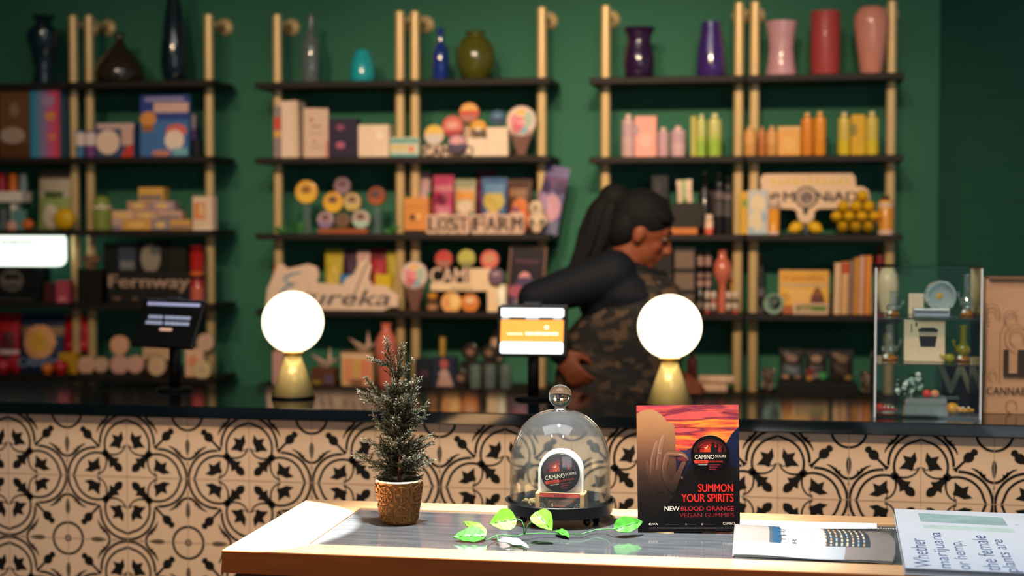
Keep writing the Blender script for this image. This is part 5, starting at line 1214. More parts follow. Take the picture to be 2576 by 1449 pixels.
# third shelf
t = thing('letter_sign', 'pale cut-out letter sign with dark outlined capitals on the third shelf', 'sign', (P(1190, 560, 5.875).x, 5.875, ST('M', 3)))
bx = P(1190, 560, 5.875).x; sx_ = lambda u: P(u, 560, 5.875).x - bx; hl = P(1190, 537, 5.875).z - ST('M', 3)
m = MB(); D_ = M('#2c221e', .6); T_ = M('#c9a48e', .55)
u = 1076
for wdl in (('LOST', 1076, 1180), ('FARM', 1188, 1318)):
    n = len(wdl[0]); st_ = (wdl[2] - wdl[1]) / n
    for i, ch in enumerate(wdl[0]):
        x0 = sx_(wdl[1] + i * st_); x1 = sx_(wdl[1] + (i + 1) * st_)
        m.prism(rrect(x0 - .002, x1 + .002, 0, hl * (1 + .06 * ((i % 2) * 2 - 1)), .008), .010, T_, up(0, .004, 0))
        m.text(ch, (x0 + x1) / 2, hl * .16, hl * .66, D_, up(0, -.0065, 0), .0004, .05, wid=(x1 - x0) * .70)
m.build('letters', t)
BX('orange wooden box with dark foot beside the pair of poles', 'box', 1022, 1083, 497, ('M', 3), '#cf8440', [('r', 0, 0, .9, .1, '#2a1e18'), ('e', .35, .45, .12, .09, '#5c3a20'), ('e', .6, .48, .1, .08, '#e2b070'), ('r', 0, .74, 1, .76, '#b06a30')], name='wooden_box', y=5.91, d=.07)
P3 = ((1027, 1079, 426, 496, '#2f7a34', [('r', 0, .62, 1, .95, '#b08a8c'), ('e', .5, .5, .5, .14, '#c89a98'), ('r', 0, 0, 1, .25, '#5a4450')], 'green and pink pouch behind the orange wooden box', 0, 5.985), (1086, 1138, 440, 532, '#a83458', [('r', 0, .72, 1, .82, '#b86a74'), ('e', .42, .58, .3, .1, '#6a1834'), ('r', 0, .1, 1, .24, '#d84a5e'), ('r', .1, .3, .9, .48, '#b8647c')], 'magenta pouch', 0, 5.94), (1141, 1194, 450, 538, '#b89a74', [('r', 0, .84, 1, 1, '#8a8a6c'), ('r', .05, .62, .95, .76, '#d0883c'), ('e', .5, .5, .34, .1, '#d0b8a0'), ('r', 0, .32, 1, .40, '#5c8078'), ('r', .05, .16, .95, .28, '#d08a48'), ('r', 0, 0, 1, .12, '#6a8a80')], 'cream and orange striped pouch', 0, 5.94),
      (1196, 1246, 428, 520, '#5c2438', [('r', 0, .5, 1, .7, '#742a4c')], 'dark wine pouch behind the blue one', 0, 5.995), (1208, 1273, 446, 520, '#3a5c86', [('e', .5, .58, .42, .2, '#b8a04c'), ('r', .1, .72, .9, .9, '#5a7ca0'), ('e', .48, .28, .28, .12, '#d8943c'), ('r', 0, 0, 1, .1, '#4a5c4c')], 'blue pouch with golden fish print', 0, 5.945), (1272, 1336, 450, 562, '#4a2c1e', [('r', .1, .68, .8, .82, '#8a6248'), ('e', .55, .5, .3, .16, '#c8703c'), ('e', .35, .35, .24, .14, '#7c3c5a'), ('e', .7, .25, .22, .2, '#d8682c')], 'brown pouch with orange blossom print', 0, 5.945))
for u0, u1, vt, vb_, c, A, nm, rl, y in P3: PC('%s standing on the third shelf' % nm if 'behind' not in nm else '%s, third shelf' % nm, u0, u1, vt, ('M', 3), A, c, y=y, roll=rl, th=.013, group='pouches on the third shelf')
sk = thing('skull_figure', 'white long-snouted animal skull ornament at the right end of the third shelf', 'skull', (P(1352, 560, 5.88).x, 5.88, ST('M', 3)))
b = MB(); BN = M('#cdb094', .6); hk_ = P(1352, 502, 5.88).z - ST('M', 3)
b.ell((0, 0, hk_ * .36), (.040, .026, hk_ * .22), BN, 22, 14).ell((-.004, -.004, hk_ * .74), (.030, .022, hk_ * .25), BN, 20, 14).ell((-.002, -.004, hk_ * .12), (.020, .018, hk_ * .12), BN, 16, 10).ell((0, 0, hk_ * .55), (.030, .022, hk_ * .2), BN, 16, 10)
so_ = b.build('skull', sk); r_m = so_.modifiers.new('fuse', 'REMESH'); r_m.mode = 'VOXEL'; r_m.voxel_size = .004; r_m.use_smooth_shade = True; s_m = so_.modifiers.new('soften', 'SMOOTH'); s_m.iterations = 8
for c_, r_, cc in (((-.017, -.024, hk_ * .36), (.008, .006, .009), '#2a2a20'), ((.020, -.023, hk_ * .36), (.008, .006, .009), '#2a2a20'), ((-.004, -.024, hk_ * .76), (.006, .005, .011), '#5a4c3a')): MB().ell(c_, r_, M(cc, .6), 12, 8).build('socket', sk)
PC('lilac pouch with pink blossom print tilted beside the skull at the shelf end', 1334, 1400, 414, ('M', 3), [('r', 0, .62, 1, .84, '#5c3a66'), ('e', .25, .68, .2, .1, '#3c2c50'), ('e', .75, .68, .2, .1, '#3c2c50'), ('e', .55, .38, .4, .2, '#c08e9c'), ('e', .2, .38, .24, .2, '#9c7c9c'), ('r', 0, .02, 1, .2, '#70708c')], '#6a6088', y=5.925, roll=11, th=.012, group='pouches on the third shelf')
# fourth shelf
t = thing('tin_podium', 'cream podium sign with raised pale capitals under three round tins, fourth shelf', 'podium', (P(1180, 560, 5.885).x, 5.885, ST('M', 4)))
bx = P(1180, 560, 5.885).x; sx_ = lambda u: P(u, 560, 5.885).x - bx; sz = lambda v: P(1180, v, 5.885).z - ST('M', 4)
MB().prism([(sx_(1228), 0), (sx_(1276), 0), (sx_(1276), sz(718)), (sx_(1232), sz(718)), (sx_(1232), sz(672)), (sx_(1190), sz(674)), (sx_(1190), sz(726)), (sx_(1136), sz(728)), (sx_(1136), sz(716)), (sx_(1086), sz(716)), (sx_(1086), sz(706)), (sx_(1136), sz(706)), (sx_(1136), sz(732)), (sx_(1228), sz(732))][:0] or [(sx_(1228), 0), (sx_(1276), 0), (sx_(1276), sz(716)), (sx_(1236), sz(716)), (sx_(1236), sz(674)), (sx_(1186), sz(676)), (sx_(1186), sz(712)), (sx_(1086), sz(712)), (sx_(1086), sz(731)), (sx_(1228), sz(731))], .03, M('#e2c29c', .5), up(0, .012, 0)).build('podium_board', t)
MB().text('CAMI', sx_(1086), sz(712), sz(674) - sz(712), M('#d8b49a', .5), up(0, -.014, 0), 0, .03, 'L', wid=sx_(1184) - sx_(1086), thick=.006).text('sours', sx_(1136), sz(728), .012, M('#8a6a58', .5), up(0, -.0185, 0), 0, .01, 'L', wid=sx_(1190) - sx_(1136)).build('lettering', t)
for (u, v, r_, c, f_, A, nm, y) in ((1118, 652, 22, '#b03a30', '#b8443a', [('half', PI + .2, 2 * PI - .2, '#a06a5c')], 'red tin at the left', 5.885), (1175, 650, 22, '#a8a04a', '#b0a852', [('half', PI + .4, 2 * PI - .4, '#8a8250')], 'olive tin in the middle', 5.885), (1233, 653, 23, '#c45a50', '#cf6a5c', [('e', 0, .1, .6, .45, '#c08a68')], 'coral tin at the right', 5.885), (1249, 695, 20, '#5a4458', '#6a5060', [('e', 0, .3, .5, .25, '#a88a92')], 'dusky violet tin hanging over the step', 5.855)):
    TN('%s above the cream podium sign' % nm, u, v, r_, c, f_, A, y=y, group='tins over the cream podium sign')
BX('black backing carton behind the tins and podium sign, fourth shelf', 'box', 1092, 1214, 676, ('M', 4), '#171310', y=5.985, d=.05)
for u, v, r_, c, nm in ((1137, 761, 26, '#dfa05c', 'pale orange'), (1184, 762, 23, '#cf7a3a', 'deep orange')):
    TN('%s round tin under the cream podium sign' % nm, u, v, r_, c, c, [('e', 0, .3, .55, .3, '#e2b88a')] if u == 1184 else [('e', .3, .1, .5, .6, '#eec27c'), ('e', -.3, 0, .25, .3, '#d88a5c')], y=5.875, group='tins over the cream podium sign')
BT('small jar with orange lid at the foot of the round disc sign', 1074, 1103, 738, ('M', 4), '#5c4030', '#d8922c', 'jar', 'jar', y=5.90, prof=[(0, 0), (.95, 0), (1, .1), (1, .7), (.8, .74)], capf=(.68, 1, .9), bands=[(.1, .35, 1.03, '#b07a54')])
BT('pale bottle catching bright light beside the cream podium sign', 1252, 1273, 716, ('M', 4), '#f2ead0', '#f2ead0', 'bottle', y=5.86, prof=[(0, 0), (.9, 0), (1, .05), (1, .8), (.7, .86)], capf=(.84, 1, .6))
fr = thing('framed_poster', 'dark purple picture in a thin brown frame leaning at the right shelf end', 'picture', (P(1318, 560, 5.90).x, 5.90, ST('M', 4)), rot=(math.radians(-5), math.radians(3.5), 0))
wf = pw(1272, 1366, 5.9)[1]; hf = P(1318, 616, 5.9).z - ST('M', 4)
m = MB(); FRM = M('#6a4a3a', .4)
for x0, x1, z0, z1 in ((-wf / 2, wf / 2, 0, .009), (-wf / 2, wf / 2, hf - .009, hf), (-wf / 2, -wf / 2 + .009, .009, hf - .009), (wf / 2 - .009, wf / 2, .009, hf - .009)): m.box(x0, x1, -.006, .006, z0, z1, FRM)
m.build('frame', fr)
m = MB().box(-wf / 2 + .009, wf / 2 - .009, -.002, .005, .009, hf - .009, M('#1d141c', .3))
art(m, [('r', .05, .03, .95, .40, '#3a2a44'), ('e', .3, .28, .34, .10, '#9a4a5e'), ('e', .45, .52, .17, .08, '#d08a8a'), ('e', .5, .44, .3, .08, '#443458'), ('r', .15, .74, .85, .80, '#4a2030'), ('r', .15, .08, .85, .14, '#6a6070'), ('e', .4, .15, .16, .07, '#8a6a74')], -wf / 2 + .009, .009, wf - .018, hf - .018, -.002)
m.build('picture', fr)
# bottom shelf behind the lit tablet
BX('dark navy box at the pair of poles on the bottom shelf', 'box', 1046, 1089, 902, ('M', 5), '#151a22', [('r', .3, .4, .8, .6, '#4a2c38')], y=5.90, d=.05)
BX('dark blue box with red and pale figure print, bottom shelf', 'box', 1090, 1150, 898, ('M', 5), '#1c2436', [('e', .5, .78, .18, .16, '#a8544a'), ('p', [(.2, .05), (.9, .05), (.65, .6), (.4, .6)], '#b0887c'), ('e', .5, .45, .22, .12, '#b8948a')], y=5.90, d=.05)
BT('slim gilt candle holder above the dark blue box', 1105, 1121, 848, base_z(('M', 5)), '#a8843c', None, 'candle_holder', 'candle holder', y=5.99, prof=[(0, 0), (1.6, 0), (1.6, .03), (.5, .06), (.5, .55), (1, .62), (1, 1), (.8, 1)])
for u, v, r_, nm in ((1185, 886, 22, 'left'), (1232, 888, 21, 'right')): TN('dark round tin with tan centre, %s of the two behind the glass jars' % nm, u, v, r_, '#1c1712', '#241d17', [('e', 0, .05, .45, .4, '#7a5a48')], y=5.985, group='dark tins on the bottom shelf')
z_ = BX('dark riser under the two dark round tins behind the jars', 'riser', 1160, 1258, 909, ('M', 5), '#14110e', name='riser', y=5.985, d=.05)
TN('dark round tin with tan centre standing low beside the dark blue box', 1160, 951, 22, '#1c1712', '#241d17', [('e', 0, .05, .45, .4, '#7a5a48')], y=5.91, group='dark tins on the bottom shelf')
for u, nm in ((1196, 'with a white candle, left of three'), (1233, 'with green tint, middle of three'), (1272, 'with green tint, right of three')):
    x, wd_ = pw(u - 16, u + 16, 5.89); zb = ST('M', 5); h = P(u, 918, 5.89).z - zb; r = wd_ / 2
    t = thing('glass_jar', 'clear glass jar %s behind the lit tablet pole' % nm, 'jar', (x, 5.89, zb), group='glass jars on the bottom shelf')
    MB().lathe([(r * .95, 0), (r, .006), (r, h * .95), (r * .92, h), (r * .88, h * .94), (r * .88, .008)], GL('#9cc09a', 1.5, .10), 28, close=False).build('glass', t)
    MB().lathe([(r * .8, .004), (r * .8, h * (.7 if u == 1196 else .3))], M('#d8d4bc' if u == 1196 else '#3f5a3a', .5), 20).build('candle', t)
BT('pale ornament with rounded top half hidden behind the lit tablet', 1232, 1262, 828, ('M', 5), '#b08a74', None, 'vase', 'vase', y=6.04, prof=[(0, 0), (.7, 0), (1, .5), (.9, .8), (.5, .95), (0, 1)])
# ===== fifth bay
VS('dark purple urn vase with wide lip on the top shelf', 1566, 1646, 70, ('R', 1), '#2a1636', [(0, 0), (.76, 0), (.86, .05), (1, .28), (.94, .48), (.76, .70), (.76, .82), (1.02, .98), (1.0, 1), (.9, .98), (.66, .8)])
VS('tall violet vase tapering to its rim on the top shelf', 1750, 1823, 56, ('R', 1), '#3c2468', [(0, 0), (.88, 0), (1, .06), (1.0, .25), (.90, .55), (.70, .88), (.66, 1), (.56, 1), (.6, .9)])
GP = 'pastel bottles on the second shelf'
def grad(c0, n=0): return c0
for u0, u1, vt, c, nm in ((1563, 1597, 288, '#c6a2a2', 'tall lilac-pink bottle left of the pink box'), (1653, 1682, 321, '#c49aa0', 'short lilac-pink bottle right of the pink box'), (1686, 1724, 318, '#cfa8ac', 'short lilac-pink bottle standing apart from the pink box')):
    BT('%s, second shelf' % nm, u0, u1, vt, ('R', 2), c, '#d8bab0', y=5.90, group=GP, bands=[(.45, .8, 1.01, '#b8949c')])
BX('pink box between the lilac-pink bottles, second shelf', 'box', 1598, 1652, 293, ('R', 2), '#e09a8c', [('e', .08, .65, .14, .12, '#a88a90'), ('e', .5, .4, .3, .2, '#e6a898')], y=5.91, d=.05)
BX('olive green box beside the two green bottles, second shelf', 'box', 1737, 1752, 293, ('R', 2), '#a8a04a', y=5.91, d=.05)
for u0, u1, vt, nm in ((1751, 1775, 288, 'left of the two pale green bottles beside the olive box'), (1779, 1814, 286, 'right of the two pale green bottles beside the olive box')):
    BT('%s, second shelf' % nm, u0, u1, vt, ('R', 2), '#bab86a', '#d8cf9c', y=5.90, group=GP, bands=[(.03, .36, 1.01, '#8fae3c'), (.36, .5, 1.01, '#a6b450')])
# third shelf behind the head
DK = '#141312'
BX('tall black box just right of the hair on the third shelf', 'box', 1640, 1682, 442, ('R', 3), '#17161a', [('r', .3, .5, .5, .9, '#3a2c3a')], y=5.96, d=.05)
zw = BX('orange wood strip under the dark brown box on the third shelf', 'wood strip', 1688, 1756, 573, ('R', 3), '#b86a30', name='wood_strip', y=5.90, d=.06)
zd = BX('dark brown box on the orange wood strip', 'box', 1692, 1768, 510, zw, '#17110b', y=5.905, d=.06)
PC('white pouch with green lettering standing on the dark brown box', 1703, 1742, 452, zd, [('r', .34, 0, .62, 1, '#8fa06a'), ('e', .5, .05, .12, .12, '#2f5c24')], '#d0b49c', y=5.905, roll=-3, th=.01)
BT('tall black bottle with pale label beside the pole, third shelf', 1757, 1788, 432, ('R', 3), DK, DK, y=5.95, prof=[(0, 0), (.95, 0), (1, .03), (1, .62), (.4, .74), (.36, .9)], capf=(.88, 1, .42), bands=[(.46, .70, .62, '#c08a70')])
BT('small white tube with red foot in front of the black bottles', 1773, 1794, 540, ('R', 3), '#d8b098', '#e0c8b0', 'tube', 'tube', y=5.88, prof=[(0, 0), (.9, 0), (1, .1), (1, .7)], capf=(.68, 1, .9), bands=[(.02, .3, 1.02, '#c8503c')])
for u, nm in ((1810, 'left'), (1832, 'right')):
    BT('tall black bottle with silver streak, %s of the two by the pole' % nm, u - 13, u + 10, 436 + (u - 1810) // 3, ('R', 3), '#1a181a', '#141214', y=5.95, bands=[(.3, .55, 1.02, '#4a4446'), (.58, .7, 1.02, '#6a5c5c')], group='black bottles by the pole')
BX('dark plum box behind the small white tube', 'box', 1762, 1806, 480, ('R', 3), '#2a1216', y=6.02, d=.04)
# fourth shelf
t = thing('pack_rack', 'black rack holding three stacked blocks of ribbed grey packs', 'rack', (P(1724, 560, 5.91).x, 5.91, ST('R', 4)))
wr, hr = pw(1698, 1752, 5.91)[1], P(1724, 622, 5.91).z - ST('R', 4)
MB().box(-wr / 2, wr / 2, -.02, .03, 0, hr, M('#12100f', .5), .002).build('rack_body', t)
for k in range(3):
    m = MB(); z0 = hr * (.02 + k * .33)
    for i in range(8): m.box(-wr / 2 + .005 + i * (wr - .01) / 8, -wr / 2 + .005 + (i + .75) * (wr - .01) / 8, -.026, -.019, z0, z0 + hr * .26, M('#7a6454', .6))
    m.build('pack_block', t)
BX('black box with faint brown stripe between the person and the pack rack', 'box', 1640, 1694, 632, ('R', 4), '#151311', [('r', 0, .55, 1, .60, '#40302c'), ('r', .1, .2, .9, .24, '#33302c')], y=5.95, d=.06)
for u, nm in ((1762, 'left'), (1782, 'right')):
    BT('slim black tube with pale bands, %s of the pair beside the pack rack' % nm, u - 8, u + 8, 632, ('R', 4), '#14100f', '#1c1614', 'tube', 'tube', y=5.96, prof=[(0, 0), (1, 0), (1, .92)], capf=(.9, 1, .9), bands=[(.06, .16, 1.06, '#8a7468'), (.42, .52, 1.06, '#a07a70'), (.56, .64, 1.06, '#8a6a64'), (.76, .92, 1.06, '#96746a')], group='slim tubes beside the rack')
VS('salmon double-gourd vase on the fourth shelf beside the pole', 1795, 1841, 626, ('R', 4), '#b8604c', [(0, 0), (.62, 0), (.64, .10), (.42, .30), (.42, .44), (.62, .50), (.96, .60), (1, .68), (.86, .78), (.5, .86), (.44, .93), (.54, 1), (.44, 1)], y=5.955)
k = 0
for (u, nm) in ((1780, 'first'), (1796, 'second'), (1834, 'third'), (1851, 'last')):
    zc = ST('R', 4)
    for lvl in ('lower', 'upper'):
        z0 = zc
        zt_ = P(u, 762 if lvl == 'lower' else 734, 5.875).z
        BT('tiny white-capped bottle, %s in the %s row before the gourd vase' % (nm, lvl), u - 7.5, u + 7.5, 762 if lvl == 'lower' else 734, z0, '#3a2a24' if k % 3 else '#a8402c', '#dcc4b4', 'small_bottle', 'bottle', y=5.872, prof=[(0, 0), (1, 0), (1, .3), (.9, .32)], capf=(.32, 1, .95), group='tiny white-capped bottles')
        zc = zt_; k += 1
BT('white bottle with amber foot at the pole beside the gourd vase', 1838, 1862, 634, ('R', 4), '#c9a23c', '#d0b4a0', y=5.995, prof=[(0, 0), (.9, 0), (1, .05), (1, .55), (.6, .66)], capf=(.62, 1, .6), bands=[(.55, .72, 1.0, '#d2b6a6'), (.48, .55, 1.02, '#b8403c')])
# bottom shelf / counter back behind the right globe lamp
BT('dark red bottle just right of the right globe lamp', 1730, 1756, 890, ('R', 5), '#4a1616', '#2a0c0c', y=5.90)
RO = M('#d0ac90', .7)
for (u0, u1, v, dz, nm) in ((1760, 1850, 952, 1, 'upper'), (1726, 1832, 974, 0, 'lower')):
    x, wd_ = pw(u0, u1, 5.87); r = .0165
    m = MB(); mx = Matrix.Rotation(PI / 2, 4, 'Y')
    m.lathe([(r, -wd_ / 2), (r * .97, -wd_ * .2), (r * 1.03, wd_ * .15), (r, wd_ / 2)], RO, 20, mx=mx)
    for k in range(3): m.lathe([(r * 1.05, -wd_ * .3 + k * wd_ * .3), (r * 1.05, -wd_ * .3 + k * wd_ * .3 + .004)], M('#b8947c', .7), 20, mx=mx, close=False)
    tag(m.build('rolled_cloth', None, (x, 5.87 + dz * .004, ST('R', 5) + r * 1.06 + dz * 2.0 * r)), 'pale rolled cloth, %s of the two beside the right globe lamp' % nm, 'cloth roll', 'rolled cloths')
# ===== sixth bay
VS('dusty pink hourglass vase on the top shelf', 1923, 2002, 55, ('R', 1), '#c8949c', [(0, 0), (.96, 0), (1, .03), (.84, .30), (.78, .50), (.84, .72), (1, .97), (1.0, 1), (.92, .99), (.72, .6)], rough=.3)
VS('brick red cylinder vase on the top shelf', 2035, 2110, 30, ('R', 1), '#a03e3c', [(0, 0), (.97, 0), (1, .02), (1, .98), (.97, 1), (.9, 1), (.88, .9)], rough=.45, coat=.1)
VS('large rosy tapering vase on the top shelf, rightmost of all vases', 2142, 2232, 18, ('R', 1), '#d28a78', [(0, 0), (.56, 0), (.64, .03), (.82, .40), (1, .74), (.97, .86), (.80, .95), (.56, 1), (.48, 1), (.5, .95)], rough=.22, y=5.91)
OR_, YE = '#d98a2a', '#cbb23c'
for u0, u1, vt, c, cp, nm in ((1870, 1902, 318, '#cf9454', '#d8aa74', 'short peach bottle in front of the pair of poles'), (1906, 1925, 320, '#b8703c', '#c88a5c', 'short brown-orange bottle beside the pair of poles'), (1926, 1955, 318, '#cf9250', '#d8aa74', 'short peach bottle left of the peach box'), (2013, 2044, 284, '#d8842a', '#e0b068', 'left of the two tall orange bottles'), (2045, 2076, 281, '#dc8c26', '#e0b068', 'right of the two tall orange bottles'),
                           (2105, 2138, 283, '#c9b04c', '#dcc890', 'tall yellow bottle left of the yellow box'), (2174, 2208, 281, '#ccb250', '#dcc890', 'tall yellow bottle right of the yellow box')):
    BT('%s, second shelf' % nm, u0, u1, vt, ('R', 2), c, cp, y=5.885, group='orange and yellow bottles on the second shelf', bands=[(.03, .34, 1.01, '#d0b424')] if 'yellow' in nm else [(.4, .75, 1.01, '#d69a5c')] if 'peach' in nm else ())
BX('peach box left of the tall orange bottles, second shelf', 'box', 1956, 2012, 319, ('R', 2), '#dd9e4c', [('r', .0, .86, 1, 1, '#d8a868'), ('e', .5, .4, .3, .25, '#e2aa5c')], y=5.90, d=.05)
BX('yellow box between the two yellow bottles, second shelf', 'box', 2139, 2173, 289, ('R', 2), '#cf9f14', [('e', .2, .62, .22, .16, '#8a7a3c')], y=5.90, d=.05)
# third shelf: lemon sign
t = thing('cutout_sign', 'cream cut-out lettered sign with round emblem above the two lemons', 'sign', (P(2030, 560, 5.95).x, 5.95, ST('R', 3)))
bx = P(2030, 560, 5.95).x; sx_ = lambda u: P(u, 560, 5.95).x - bx; sz = lambda v: P(2030, v, 5.95).z - ST('R', 3)
pts = [(1912, 448), (1922, 437), (2142, 437), (2150, 447), (2152, 470), (2170, 470), (2184, 480), (2188, 500), (2180, 518), (2160, 524), (2060, 525), (2048, 532), (2048, 548), (2038, 558), (2026, 562), (2012, 556), (2006, 545), (2004, 530), (1992, 525), (1930, 524), (1925, 500), (1915, 486)]
MB().prism([(sx_(a), sz(b)) for a, b in pts][::-1], .012, M('#dbb898', .5), up(0, .004, 0)).build('board', t)
MB().box(sx_(2022), sx_(2034), .006, .02, 0, sz(470), CLR).box(sx_(2000), sx_(2056), -.01, .04, 0, .004, CLR).build('clear_foot', t)
F = up(0, -.0088, 0); l = MB(); DKS = M('#3c322e', .5); LEM = M('#d8b45c', .5)
l.text('l', sx_(1925), sz(515), .05, DKS, F, 0, .01); l.text('e', sx_(1950), sz(508), .036, DKS, F, .0004, .05)
l.text('M', sx_(1984), sz(508), .038, DKS, F, .0004, .04, wid=.040)
l.strip(circ(sx_(2028), sz(497), .038, n=30) + [(sx_(2028) + .038, sz(497))], .008, DKS, F); l.poly(circ(sx_(2028), sz(497), .027), M('#8a746a', .5), F); l.strip(circ(sx_(2030), sz(499), .013, n=14, a0=-.5, a1=4.2), .006, DKS, F, .0004)
l.poly([(sx_(2020), sz(522)), (sx_(2034), sz(522)), (sx_(2032), sz(536)), (sx_(2026), sz(542)), (sx_(2020), sz(536))], DKS, F)
l.text('NiADe', sx_(2052), sz(508), .038, DKS, F, .0004, .05, 'L', wid=sx_(2180) - sx_(2052))
for i in range(11): l.poly([(sx_(1938) + i * .0275, sz(464)), (sx_(1938) + i * .0275 + .018, sz(464)), (sx_(1938) + i * .0275 + (.018, .010, .014)[i % 3], sz(448)), (sx_(1938) + i * .0275 + .003, sz(448))], LEM, F)
l.build('lettering', t)
LM = M('#d8a614', .4, coat=.2, bump=.3, scale=160, var=.08)
def lemon(label, x, y, z, rz, tilt=0, grp='lemons on the third shelf', s=1.0):
    o = MB().lathe([(0, -.036 * s), (.005 * s, -.034 * s), (.010 * s, -.029 * s), (.021 * s, -.018 * s), (.0255 * s, 0), (.021 * s, .018 * s), (.010 * s, .028 * s), (.0055 * s, .033 * s), (0, .0355 * s)], LM, 24).build('lemon', None, (x, y, z), (0, PI / 2 + tilt, rz))
    tag(o, label, 'lemon', grp)
zl3 = ST('R', 3)
lemon('lemon lying under the cut-out sign, left of the two', P(2003, 560, 5.885).x, 5.885, zl3 + .026, .35, -.35, s=.9)
lemon('lemon lying under the cut-out sign, right of the two', P(2050, 560, 5.885).x, 5.885, zl3 + .026, -.3, .35, s=.9)
bk = thing('wire_basket', 'dark wire basket heaped with lemons at the right end of the third shelf', 'basket', (P(2152, 560, 5.90).x, 5.90, zl3))
m = MB(); WI = M('#1e1a14', .4, .6)
for (w0, z0) in ((.072, .004), (.084, .03), (.096, .058)):
    q = [(-w0, -.036 - z0 * .2), (w0, -.036 - z0 * .2), (w0, .036 + z0 * .2), (-w0, .036 + z0 * .2), (-w0, -.036 - z0 * .2)]; m.tube([(a, b, z0) for a, b in q], .0014, WI, 6)
for i in range(11):
    s_ = i / 10 * 2 - 1
    for sg in (1, -1): m.tube([(s_ * .072, sg * .037, .004), (s_ * .096, sg * .0475, .058)], .0010, WI, 5)
    m.tube([(s_ * .072, -.037, .004), (s_ * .072, .037, .004)], .0010, WI, 5)
m.build('wire_frame', bk)
bxk = P(2152, 560, 5.90).x; rn = random.Random(9)
LB = [(-.046, .0275, 'left of the bottom row'), (0, .0275, 'middle of the bottom row'), (.046, .0275, 'right of the bottom row'),
      (-.069, .066, 'leftmost of the second row'), (-.023, .066, 'second from left in the second row'), (.023, .066, 'third from left in the second row'), (.069, .066, 'rightmost of the second row'),
      (-.044, .1045, 'left of the third row'), (.002, .1045, 'middle of the third row'), (.048, .1045, 'right of the third row'), (.024, .143, 'topmost of the heap')]
for x, z, nm in LB: lemon('lemon in the wire basket, %s' % nm, bxk + x, 5.90 + rn.uniform(-.003, .003), zl3 + z, PI / 2 + rn.uniform(-.12, .12), rn.uniform(-.1, .1), 'lemons in the wire basket', .86)
BX('yellow carton between the poles, left of the pale blue carton', 'box', 1862, 1882, 482, ('R', 3), '#c8982c', [('e', .6, .72, .3, .1, '#6a8a34')], y=5.90, d=.04)
BX('pale blue carton with yellow splashes beside the cut-out sign', 'box', 1882, 1932, 478, ('R', 3), '#b3b4b4', [('e', .5, .7, .36, .2, '#d8c098'), ('e', .4, .3, .34, .22, '#d4c09a'), ('e', .82, .38, .14, .1, '#8aa4b4'), ('r', 0, 0, 1, .06, '#a0b0bc'), ('e', .2, .1, .14, .06, '#8fa6b8')], y=5.90, d=.05)
BT('orange and white tube right of the pale blue carton', 1931, 1961, 502, ('R', 3), '#d8902c', '#d8b8a0', 'tube', 'tube', y=5.885, prof=[(0, 0), (1, 0), (1, .74)], capf=(.74, 1, 1.0), bands=[(0, .1, 1.02, '#d8b49c')])
BT('orange and white bottle with dark cap at the right shelf end', 2208, 2247, 492, ('R', 3), '#d8902c', '#2a2420', y=5.88, prof=[(0, 0), (1, 0), (1, .82), (.8, .88), (.5, .9)], capf=(.88, 1, .5), bands=[(0, .12, 1.02, '#d8b49c'), (.70, .82, 1.02, '#d8b49c')])
# fourth shelf: ashtray, yellow book, books
BT('tall black bottle left of the green glass dish', 1906, 1926, 640, ('R', 4), '#141416', '#1a181c', y=5.95, prof=[(0, 0), (1, 0), (1, .6), (.5, .72), (.45, .9)], bands=[(.28, .42, 1.03, '#5c5456'), (.0, .1, 1.03, '#4a4446')])
c0_ = P(1946, 747, 5.885); r = pw(1920, 1972, 5.885)[1] / 2
t = thing('glass_dish', 'round pale green glass dish standing on edge beside the yellow book', 'dish', (c0_.x, 5.885, ST('R', 4) + r), math.radians(10)); mx = up()
MB().lathe([(0, -.006), (r, -.004), (r, .012), (r * .86, .012), (r * .78, 0), (0, 0)], M('#8fa890', .15, coat=.8), 36, mx=mx).build('rim', t); MB().lathe([(0, .0008), (r * .7, .0008)], M('#7f968c', .15, coat=.8), 30, mx=mx).ell((.004, -.008, .006), .005, M('#c8d0c0', .1, coat=1), 8, 6).build('dish_face', t)
z_ = BX('small white box with green band below the yellow book', 'box', 1996, 2086, 763, ('R', 4), '#cfa88a', [('r', .1, .30, .56, .82, '#5a6a28'), ('r', .56, .30, .94, .82, '#5f7a2c'), ('r', .18, .36, .54, .62, '#b89a6c')], y=5.872, d=.03)
BX('yellow picture book with dark brown figure and red title', 'book', 1961, 2087, 680, ('R', 4), '#c99a5c', [('r', .03, .72, .97, .97, '#d59a2c'), ('t', 'Cannabis', .5, .77, .13, .8, '#b05a24'), ('r', .1, .64, .9, .66, '#a8a07c'), ('r', .03, .18, .97, .58, '#d8a430'), ('e', .4, .40, .3, .16, '#d8a85c'), ('e', .12, .36, .1, .12, '#c28a2c'), ('p', [(.62, .20), (.92, .20), (.90, .40), (.80, .60), (.74, .60), (.64, .40)], '#7a4428'), ('e', .78, .32, .12, .08, '#5a2c1e')], name='yellow_book', y=5.93, d=.025, lean=-4)
BX('small brown block left of the white and green box', 'block', 1971, 1995, 768, ('R', 4), '#a85a30', y=5.872, d=.03)
